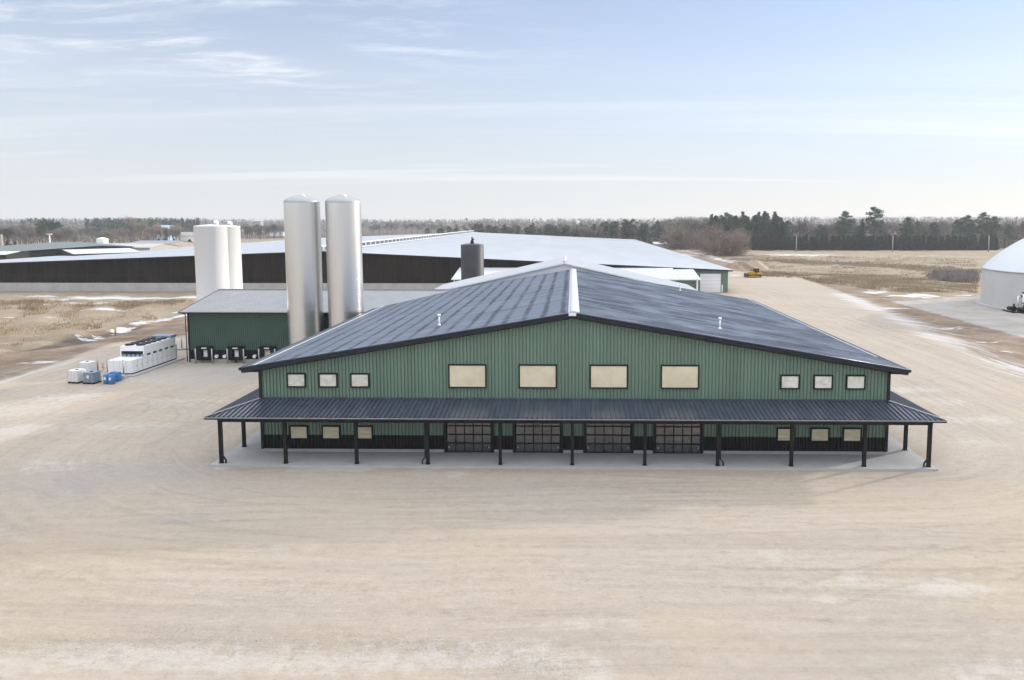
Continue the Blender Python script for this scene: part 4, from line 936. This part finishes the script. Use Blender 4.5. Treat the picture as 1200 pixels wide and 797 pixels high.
b = MB(); b.lathe((0, 0, 0), [(1.75, 0), (1.75, 9.1)], 40); b.build('shell', M['whitetank'], t)
b = MB(); b.lathe((0, 0, 0), [(1.75, 9.1), (1.0, 9.4), (.001, 9.6)], 40); b.build('lid', M['whitetank'], t)
x, z = at(58.5, 284, 262); t = thing('light_pole', 'white pole with a flat T-shaped head rising behind the far left shed', 'pole', (x, 262, Z0))
b = MB(); b.cyl((0, 0, 0), (0, 0, 10.2), .25, .2, n=10); b.build('shaft', M['white'], t)
b = MB(); b.box(-.8, .8, -.3, .3, 10.2, 10.5); b.build('lamp_head', M['white'], t)
x, z = at(1.5, 281, 300); b = MB(); b.box(-.35, .35, -.35, .35, 0, 9.5); o = b.build('wooden_post', M['tan']); o.location = (x, 300, Z0); tag(o, 'tan post at the left edge of the photo before the trees', 'post')
def house(px0, px1, py_base, ptop, Y, wall_m, roof_m, label):
    x0, _ = at(px0, py_base, Y); x1, z1 = at(px1, ptop, Y); t = thing('house', label, 'house', ((x0+x1)/2, Y, Z0)); w_ = (x1-x0)/2; h = z1-Z0; e = h-(w_*.35)
    b = MB(); b.box(-w_, w_, 0, 9, 0, e); b.build('wall', M[wall_m], t)
    b = MB(); b.prism([(-.4, e-.1), (9.4, e-.1), (4.5, h)], 'x', -w_-.4, w_+.4); b.build('roof', M[roof_m], t)
house(181, 195, 278, 264, 420, 'bluehouse', 'bluehouse', 'pale blue house among the bare trees on the left')
house(207, 230, 282, 272, 400, 'white', 'greyroof', 'low white house with grey roof just left of the white tanks')
house(296, 305, 268, 257.5, 900, 'tan', 'beigeroof', 'small tan building on the horizon between white tanks and silos')
house(313, 332, 275, 268, 700, 'white', 'greyroof', 'small pale house at the field edge left of the silos')
x, _ = at(546.7, 256, 1500); t = thing('water_tower', 'tiny dark water tower on the horizon above the barn ridge', 'water tower', (x, 1500, Z0))
b = MB(); b.cyl((0, 0, 0), (0, 0, 17), 1.0, n=10); b.build('stem', M['greyroof'], t); b = MB(); b.lathe((0, 0, 0), [(.001, 15), (2.6, 16.5), (3.2, 18.2), (2.4, 20), (.001, 21)], 24); b.build('bowl', M['greyroof'], t)
x, _ = at(677, 262, 800); t = thing('white_cupola', 'tiny white domed roof showing above the middle trees', 'dome', (x, 800, Z0))
b = MB(); b.lathe((0, 0, 0), [(2, 0), (2, 13.2), (1.7, 14.2), (1.0, 14.9), (.001, 15.3)], 24); b.build('dome_shell', M['whitetank'], t)
x, _ = at(790, 290, 402); gable_shed('farm_shed', 'small white-roofed shed at the far right corner of the big barn', 'shed', (44, 398), 0, 15, 6, 8, 3.6, .12, 'snowroof', 'tan', 'farm sheds on the left' if False else None)

# ------------------------------------------------------------------ trees
def rnd(a, b): return random.uniform(a, b)
def mesh_of(mb, name, mats):
    me = bpy.data.meshes.new(name); me.from_pydata(mb.v, [], mb.f)
    for k in (mats if isinstance(mats, (list, tuple)) else [mats]): me.materials.append(k)
    me.polygons.foreach_set('material_index', mb.m); me.update(); return me
def tri(mb, p, d, up, w, m=0):
    d = Vector(d); s_ = d.cross(up); s_ = s_.normalized()*w if s_.length > 1e-5 else Vector((w, 0, 0)); p = Vector(p)
    mb.face([p-s_, p+s_, p+d], m)
def rv_(): 
    while True:
        v = Vector((rnd(-1, 1), rnd(-1, 1), rnd(-1, 1)))
        if .05 < v.length < 1: return v.normalized()
def bare_tree(h, spread, kind='oak', twigs=2200, trunk_r=.28, twig_w=.03):
    """returns trunk mesh builder and crown mesh builder"""
    tr, cr = MB(), MB(); ends = []
    def grow(p, d, L, r, depth, mb):
        q = p+d*L; mb.cyl(p, q, r, r*.72, n=5 if depth < 2 else 3, caps=False)
        if depth >= 2: ends.append((p, q, r))
        if depth >= (4 if kind != 'bush' else 3): return
        n = 3 if depth < 3 else 2
        for k in range(n):
            nd = (d*(1.0 if kind == 'birch' else .75)+rv_()*spread+Vector((0, 0, .25))).normalized()
            grow(p+d*L*rnd(.55, 1.0), nd, L*rnd(.62, .85), r*.6, depth+1, cr)
        nd = (d+rv_()*.25+Vector((0, 0, .15))).normalized(); grow(q, nd, L*rnd(.7, .85), r*.7, depth+1, cr)
    if kind == 'bush':
        for k in range(15):
            a = rnd(0, 6.28); o_ = rnd(.1, .9); grow(Vector((math.cos(a)*h*.16*o_, math.sin(a)*h*.16*o_, 0)), Vector((math.cos(a)*o_, math.sin(a)*o_, rnd(.5, 1.1))).normalized(), h*rnd(.20, .34), trunk_r*.3, 1, cr)
        tr.cyl((0, 0, -.2), (0, 0, h*.3), trunk_r*.6, trunk_r*.3, n=5)
    else:
        grow(Vector((0, 0, -.2)), Vector((rnd(-.05, .05), rnd(-.05, .05), 1)).normalized(), h*.30, trunk_r, 0, tr)
    mz = max(max(v[2] for v in cr.v), 1); s_ = h/mz
    if kind == 'bush':
        for k in range(4200):
            v = rv_(); v.z = abs(v.z); rr = rnd(.35, 1.0)*(1+.18*math.sin(v.x*5+v.y*4)); p = Vector((v.x*.52*mz*rr, v.y*.52*mz*rr, v.z*mz*.93*rr)); tri(cr, p, (v*.6+rv_()*.6+Vector((0, 0, .5))).normalized()*rnd(.05, .12)*mz, rv_(), twig_w)
    for k in range(twigs):
        p, q, r = random.choice(ends); b_ = p.lerp(q, rnd(.2, 1.0)); d = ((q-p).normalized()*.6+rv_()*.8+Vector((0, 0, .2))).normalized()
        tri(cr, b_, d*rnd(.05, .13)*mz*.9, rv_(), twig_w)
    for m_ in (tr, cr): m_.v = [(v[0]*s_, v[1]*s_, v[2]*s_) for v in m_.v]
    return tr, cr
def conifer(h, rad, n=260, droop=.25, irregular=0., base=.08, leaf=.32):
    tr, cr = MB(), MB(); tr.cyl((0, 0, -.2), (0, 0, h*.97), h*.016, .02, n=6, caps=False)
    for k in range(n):
        t = base+(1-base)*(k+rnd(0, 1))/n; z = h*t; L = rad*(1-t)**.8*rnd(.65, 1.15)+.15
        if irregular and math.sin(t*23+irregular*7) > .25: L *= rnd(.5, 1.3)
        a = rnd(0, 6.28); d = Vector((math.cos(a), math.sin(a), -droop+rnd(-.12, .22)))
        m_ = int(5+L*3)
        for j in range(m_):
            s_ = (j+.4)/m_; p = Vector((0, 0, z))+d*(L*s_); lf = leaf*rnd(.7, 1.3)*(1.1-.4*s_)
            for q in range(2):
                dd = (d*.7+rv_()*.75).normalized()*lf*1.7; tri(cr, p, dd, rv_(), lf*.42)
    return tr, cr
def pine_tree(h, rad, n=46):
    tr, cr = MB(), MB(); tr.cyl((0, 0, -.2), (0, 0, h*.92), h*.017, .05, n=6, caps=False)
    for k in range(n):
        t = .38+.6*(k+rnd(0, 1))/n; a = rnd(0, 6.28); L = rad*rnd(.35, 1.0)*(1.25-t)**.55*(1 if t < .9 else .5)
        p = Vector((math.cos(a)*L, math.sin(a)*L, h*t+L*.12)); tr.cyl((0, 0, h*t-L*.15), p, h*.005, .02, n=3, caps=False)
        cl_r = rnd(.6, 1.25)*rad*.30
        for j in range(75):
            v = rv_(); v.z *= .5; q = p+v*cl_r*rnd(.3, 1); dd = (rv_()+Vector((0, 0, .3))).normalized()*rnd(.35, .65); tri(cr, q, dd, rv_(), .13)
    return tr, cr
PROTO = {}
def proto(key, tc, mats):
    tr, cr = tc; PROTO[key] = (mesh_of(tr, 'trunk', mats[0]), mesh_of(cr, 'crown', mats[1]))
for k in range(3): proto('oak%d' % k, bare_tree(14, .62, 'oak', 2600, .30, .035), (M['bark'], M['twig']))
for k in range(2): proto('birch%d' % k, bare_tree(15, .36, 'birch', 1500, .22, .03), (M['palebark'], M['palertwig']))
for k in range(2): proto('bush%d' % k, bare_tree(8, .6, 'bush', 5200, .14, .03), (M['bark'], M['redtwig']))
for k in range(2): proto('spruce%d' % k, conifer(14, 3.4, 240, .22, .9*k+.3, .04), (M['bark'], M['needle']))
for k in range(3): proto('pine%d' % k, pine_tree(17, 4.2, 44+6*k), (M['bark'], M['pine']))
for k in range(2): proto('hedge%d' % k, conifer(7.2, 1.55, 150, .12, 0., .02, .34), (M['bark'], M['hedge']))
HREF = dict(oak=14, birch=15, bush=8, spruce=14, pine=17, hedge=7.2)
TREES = {'oak': 'bare_tree', 'birch': 'birch_tree', 'bush': 'bare_bush', 'spruce': 'spruce_tree', 'pine': 'pine_tree', 'hedge': 'windbreak_spruce'}
def tree(kind, x, y, h, label, group, wide=1., cat='tree'):
    ks = [k for k in PROTO if k.rstrip('0123456789') == kind]; tm, cm = PROTO[random.choice(ks)]; s_ = h/HREF[kind]
    t = thing(TREES[kind], label, cat, (x, y, Z0), rnd(0, 6.28), group); t.scale = (s_*wide, s_*wide, s_)
    for nm, me_ in (('trunk', tm), ('crown', cm)): link(bpy.data.objects.new(nm, me_), t)
    return t
# windbreak row
n = 74
for k in range(n):
    px = 884+(1168-884)*k/(n-1); x, y = gp(px, 293.4); tree('hedge', x+rnd(-.3, .3), y+rnd(-.5, 2.5), rnd(6.9, 7.9), 'dark conifer in the dense straight windbreak row behind the utility poles', 'conifers in the windbreak row', 1.25)
# wood on the right
def wood(kind, n_, px0, px1, Y0, Y1, h0, h1, label, group, wide=1.0, avoid=None):
    for k in range(n_):
        px = px0+(px1-px0)*(k+rnd(0, 1))/n_; Y = rnd(Y0, Y1); x, _ = at(px, 280, Y); tree(kind, x, Y, rnd(h0, h1), label, group, wide*rnd(.85, 1.2))
GR = 'trees in the wood on the right'; GM = 'trees behind the big barn'; GL = 'trees on the left horizon'
wood('pine', 18, 836, 924, 392, 440, 13, 19.5, 'tall dark pine in the cluster behind the brown bushes', GR)
wood('spruce', 36, 832, 924, 390, 440, 11, 20.5, 'tall dark spruce in the cluster behind the brown bushes', GR, 1.35)
wood('oak', 34, 925, 1215, 400, 450, 13, 17, 'bare grey tree in the wood behind the windbreak', GR, 1.15)
wood('pine', 11, 960, 1200, 388, 420, 12, 16, 'dark pine standing in the bare wood behind the windbreak', GR)
for px, Y, h, k, lab in ((990, 392, 20, 'pine', 'tall pine rising above the bare wood, left of the tallest one'), (1024, 395, 22.5, 'pine', 'tallest pine, standing above the bare wood behind the windbreak'), (1010, 390, 16, 'spruce', 'narrow spruce between the two tallest pines'), (1062, 385, 17, 'pine', 'lone broad pine right of the tallest pine above the windbreak'),
                       (1132, 392, 18, 'pine', 'broad dark pine left of the clump above the right pole'), (1150, 390, 19.5, 'pine', 'large spreading pine above the right utility pole'), (1163, 396, 17.5, 'pine', 'pine on the right of the clump above the right utility pole')):
    tree(k, at(px, 280, Y)[0], Y, h, lab, GR, 1.1)
wood('pine', 8, 842, 920, 388, 398, 8, 14, 'shorter dark pine at the front of the cluster behind the brown bushes', GR, 1.1)
wood('oak', 22, 780, 850, 420, 470, 14, 18, 'bare grey tree left of the tall pine cluster', GR)
wood('birch', 8, 778, 800, 405, 425, 13, 16, 'pale slender birch at the corner of the big barn', GR)
for px, py, h, w_, lab in ((798, 292.5, 13, 1.15, 'rounded brown bare bush beside the big barn corner'), (846, 299, 13.5, 1.25, 'largest brown bare bush, in front of the tall pines'), (858, 300, 11.5, 1.2, 'brown bare bush at the right foot of the largest bush'), (832, 295, 10.5, 1.1, 'smaller brown bare bush left of the largest bush'), (822, 292, 9, 1.1, 'low brown bare bush between barn corner and largest bush')):
    x, y = gp(px, py); tree('bush', x, y, h, lab, 'brown bushes near the bulldozer', w_, 'bush')
# behind the barn, middle
wood('oak', 34, 560, 790, 450, 520, 10, 14, 'bare grey tree behind the big barn roof', GM, 1.1)
wood('pine', 18, 555, 700, 425, 455, 10.5, 13.5, 'dark pine just beyond the big barn roof', GM, 1.1)
wood('pine', 12, 700, 782, 425, 455, 12.5, 16, 'taller dark pine near the right end of the barn roof', GM, 1.1)
wood('birch', 12, 664, 704, 425, 440, 11, 13.5, 'pale birch among the pines beyond the big barn roof', GM)
wood('pine', 8, 500, 560, 470, 560, 8, 11, 'small pine beyond the far barn ridge', GM, 1.1)
# left
wood('oak', 22, 0, 50, 430, 480, 10, 14.5, 'bare grey tree at the far left of the horizon', GL, 1.15)
wood('pine', 7, 48, 72, 400, 430, 13.5, 16.5, 'dark pine in the clump behind the white T-shaped pole', GL)
wood('oak', 6, 62, 84, 372, 392, 9, 13, 'pale bare tree in front of the dark left pine clump', GL)
wood('oak', 20, 84, 230, 420, 500, 8, 12, 'bare tree in front of the dark conifer belt', GL)
wood('birch', 9, 176, 212, 392, 410, 12, 15, 'pale birch left of the white tanks', GL)
tree('oak', at(127, 280, 380)[0], 380, 10.5, 'rounded pale bare tree above the small farm tank', GL, 1.1)
tree('birch', at(164, 280, 365)[0], 365, 17.5, 'tallest pale bare tree on the left, rising above the horizon', GL, 1.6)
wood('spruce', 4, 0, 20, 300, 320, 5, 7.5, 'small dark spruce at the left edge by the tan post', GL, 1.3)
wood('spruce', 6, 180, 226, 300, 325, 5.5, 8, 'small dark spruce just left of the white tanks', GL, 1.5)
wood('oak', 16, 282, 335, 600, 700, 9, 13, 'small bare tree seen between the white tanks and the silos', GL)
wood('pine', 6, 284, 322, 560, 620, 8, 12, 'small dark pine between the white tanks and the silos', GL, 1.2)
wood('oak', 18, 424, 560, 720, 850, 11, 14, 'small bare tree beyond the barn ridge right of the silos', GL, 1.2)

# far woods and undergrowth: one mass down to the horizon
def far_woods():
    mb = MB()
    def clump(x, y, h, r, con, n=30):
        q = max(1., y/800)
        for k in range(n):
            t = rnd(0, 1); rr = r*((1-t)**.8 if con else math.sqrt(max(.05, 1-(1.5*t-.5)**2)))
            a = rnd(0, 6.28); p = Vector((x+math.cos(a)*rr, y+math.sin(a)*rr*.6, Z0+h*t*.96))
            d = rv_()
            if con: d.z *= .5; tri(mb, p, d*rnd(.7, 1.6)*q, rv_(), rnd(.25, .6)*q, 1)
            else: d.z = abs(d.z)+.4; tri(mb, p, d*rnd(.8, 1.9)*q, rv_(), rnd(.10, .26)*q, 0 if rnd(0, 1) < .7 else 2)
    def X(px, Y): return (px-671)/F*Y
    for k in range(5200):                     # deep background
        px = rnd(-60, 1260); Y = rnd(620, 1500)
        if 240 < px < 560 and Y < 950: continue
        con = rnd(0, 1) < (.22 if px > 240 else .4)
        h = rnd(11, 15)+(Y-560)/940*5+(3.0 if px > 790 else 0)+(1.5 if con else 0)-(1.5 if 240 < px < 560 else 0)
        clump(X(px, Y), Y, h, rnd(2.2, 4.2), con)
    for k in range(520):                      # dark conifer belt on the left
        px = rnd(96, 232) if k > 60 else rnd(20, 60); Y = rnd(590, 660); clump(X(px, Y), Y, rnd(14, 18.5), rnd(1.8, 2.8), True, 60)
    for k in range(620):                      # understorey behind the windbreak
        px = rnd(775, 1240); Y = rnd(402, 470); clump(X(px, Y), Y, rnd(4, 11), rnd(1.6, 3.2), rnd(0, 1) < .12, 60)
    for k in range(420):                      # understorey behind the barn
        px = rnd(555, 790); Y = rnd(430, 520); clump(X(px, Y), Y, rnd(5, 10), rnd(1.6, 3), rnd(0, 1) < .3, 50)
    for k in range(300):                      # scrub on the left
        px = rnd(-20, 234); Y = rnd(470, 560); clump(X(px, Y), Y, rnd(3, 6.5), rnd(1.6, 3), rnd(0, 1) < .1, 40)
    me = mesh_of(mb, 'far_woods', [M['twig'], M['needle'], M['palertwig']]); return stuff(link(bpy.data.objects.new('far_woods', me)))
tag(far_woods(), 'distant mixed wood of bare trees and conifers along the horizon', 'wood')

# ------------------------------------------------------------------ dry grass, weeds, brush, clods
def tufts(name, regions, m, label, cat):
    V, Fc = [], []
    for poly, n_, h0, h1, w_ in regions:
        P = [gp(*p) for p in poly]; xs = [p[0] for p in P]; ys = [p[1] for p in P]; c = 0; tries = 0
        def inside(x, y):
            r = False
            for (x0, y0), (x1, y1) in zip(P, P[1:]+P[:1]):
                if (y0 <= y) != (y1 <= y) and x < x0+(y-y0)/(y1-y0)*(x1-x0): r = not r
            return r
        ph = (rnd(0, 6), rnd(0, 6))
        while c < n_ and tries < n_*12:
            tries += 1; x, y = rnd(min(xs), max(xs)), rnd(min(ys), max(ys))
            if not inside(x, y): continue
            dn_ = math.sin(x*.23+ph[0]+math.sin(y*.17)*2)*math.sin(y*.19+ph[1])+.5*math.sin(x*.71+y*.5)
            if rnd(-.9, .9) > dn_: continue
            c += 1; k = 4 if h1 < 1 else 6
            for j in range(k):
                a = rnd(0, 6.28); h = rnd(h0, h1); b0 = rnd(0, 6.28); bx_, by_ = x+math.cos(b0)*w_*rnd(0, 2), y+math.sin(b0)*w_*rnd(0, 2)
                i = len(V); V += [(bx_-math.cos(a)*w_*.25, by_-math.sin(a)*w_*.25, Z0-.25), (bx_+math.cos(a)*w_*.25, by_+math.sin(a)*w_*.25, Z0-.25), (bx_+rnd(-.5, .5)*h, by_+rnd(-.5, .5)*h, Z0+h)]; Fc.append((i, i+1, i+2))
    me = bpy.data.meshes.new(name); me.from_pydata(V, [], Fc); me.materials.append(M[m]); me.update()
    tag(stuff(link(bpy.data.objects.new(name, me))), label, cat)
tufts('dry_grass', [([(0, 352), (225, 352), (225, 366), (110, 385), (0, 410)], 4200, .08, .30, .2), ([(885, 318), (1145, 328), (1145, 343.5), (1050, 342.5), (1000, 336), (950, 326)], 7000, .2, .8, .25), ([(880, 299), (1145, 303), (1145, 330), (900, 316)], 5000, .15, .5, .3)], 'drygrass', 'pale dry grass standing in tufts across the fields', 'grass')
tufts('dead_weeds', [([(0, 353), (50, 353), (50, 361), (0, 364)], 350, .3, .9, .25), ([(60, 354), (225, 352), (225, 359), (60, 360)], 700, .2, .6, .25), ([(880, 317), (935, 322), (925, 326), (878, 323)], 450, .4, 1.0, .3), ([(930, 324), (1000, 330), (1040, 342), (960, 332)], 450, .3, .9, .3)], 'weeds', 'brown dead weeds growing thick along the field edges', 'weeds')
tufts('brush', [([(1088, 325), (1100, 320), (1125, 319), (1146, 323), (1146, 331), (1118, 332.5), (1098, 329)], 700, .5, 1.9, .5)], 'twig', 'low grey-brown brush patch left of the digester dome', 'brush')
V = MB()
for k in range(1500):
    if k < 1100:
        px = rnd(-20, 680); py = 756+18*rnd(-1, 1)*rnd(.2, 1)+(10 if px > 520 else 0)*(px-520)/160*2
        s_ = rnd(.008, .035)
    else: px, py, s_ = rnd(0, 1200), rnd(560, 797), rnd(.008, .03)
    x, y = gp(px, py)
    pts = [Vector((x, y, Z0))+Vector(v)*s_ for v in ((1, 0, 0), (-.6, .8, 0), (-.5, -.9, 0), (rnd(-.3, .3), rnd(-.3, .3), rnd(.6, 1.1)))]
    for q in ((0, 1, 3), (1, 2, 3), (2, 0, 3)): V.face([pts[i] for i in q])
tag(stuff(V.build('gravel_clods', M['clod'])), 'loose clods and stones scattered on the gravel yard', 'gravel')
hz_b = MB(); hz_b.box(-2600, 2600, -120, 2300, -3., 40)
hz_m = bpy.data.materials.new('haze'); hz_m.use_nodes = True; hn = hz_m.node_tree; hn.nodes.clear()
ho = hn.nodes.new('ShaderNodeOutputMaterial'); pv = hn.nodes.new('ShaderNodeVolumePrincipled'); pv.inputs['Color'].default_value = (.93, .95, 1, 1); pv.inputs['Density'].default_value = HAZE; pv.inputs['Anisotropy'].default_value = .2
hn.links.new(pv.outputs[0], ho.inputs['Volume']); hz = stuff(hz_b.build('haze', hz_m))
tag(hz, 'thin pale winter haze filling the air over the whole farm', 'haze')
print('objects', len(bpy.data.objects))
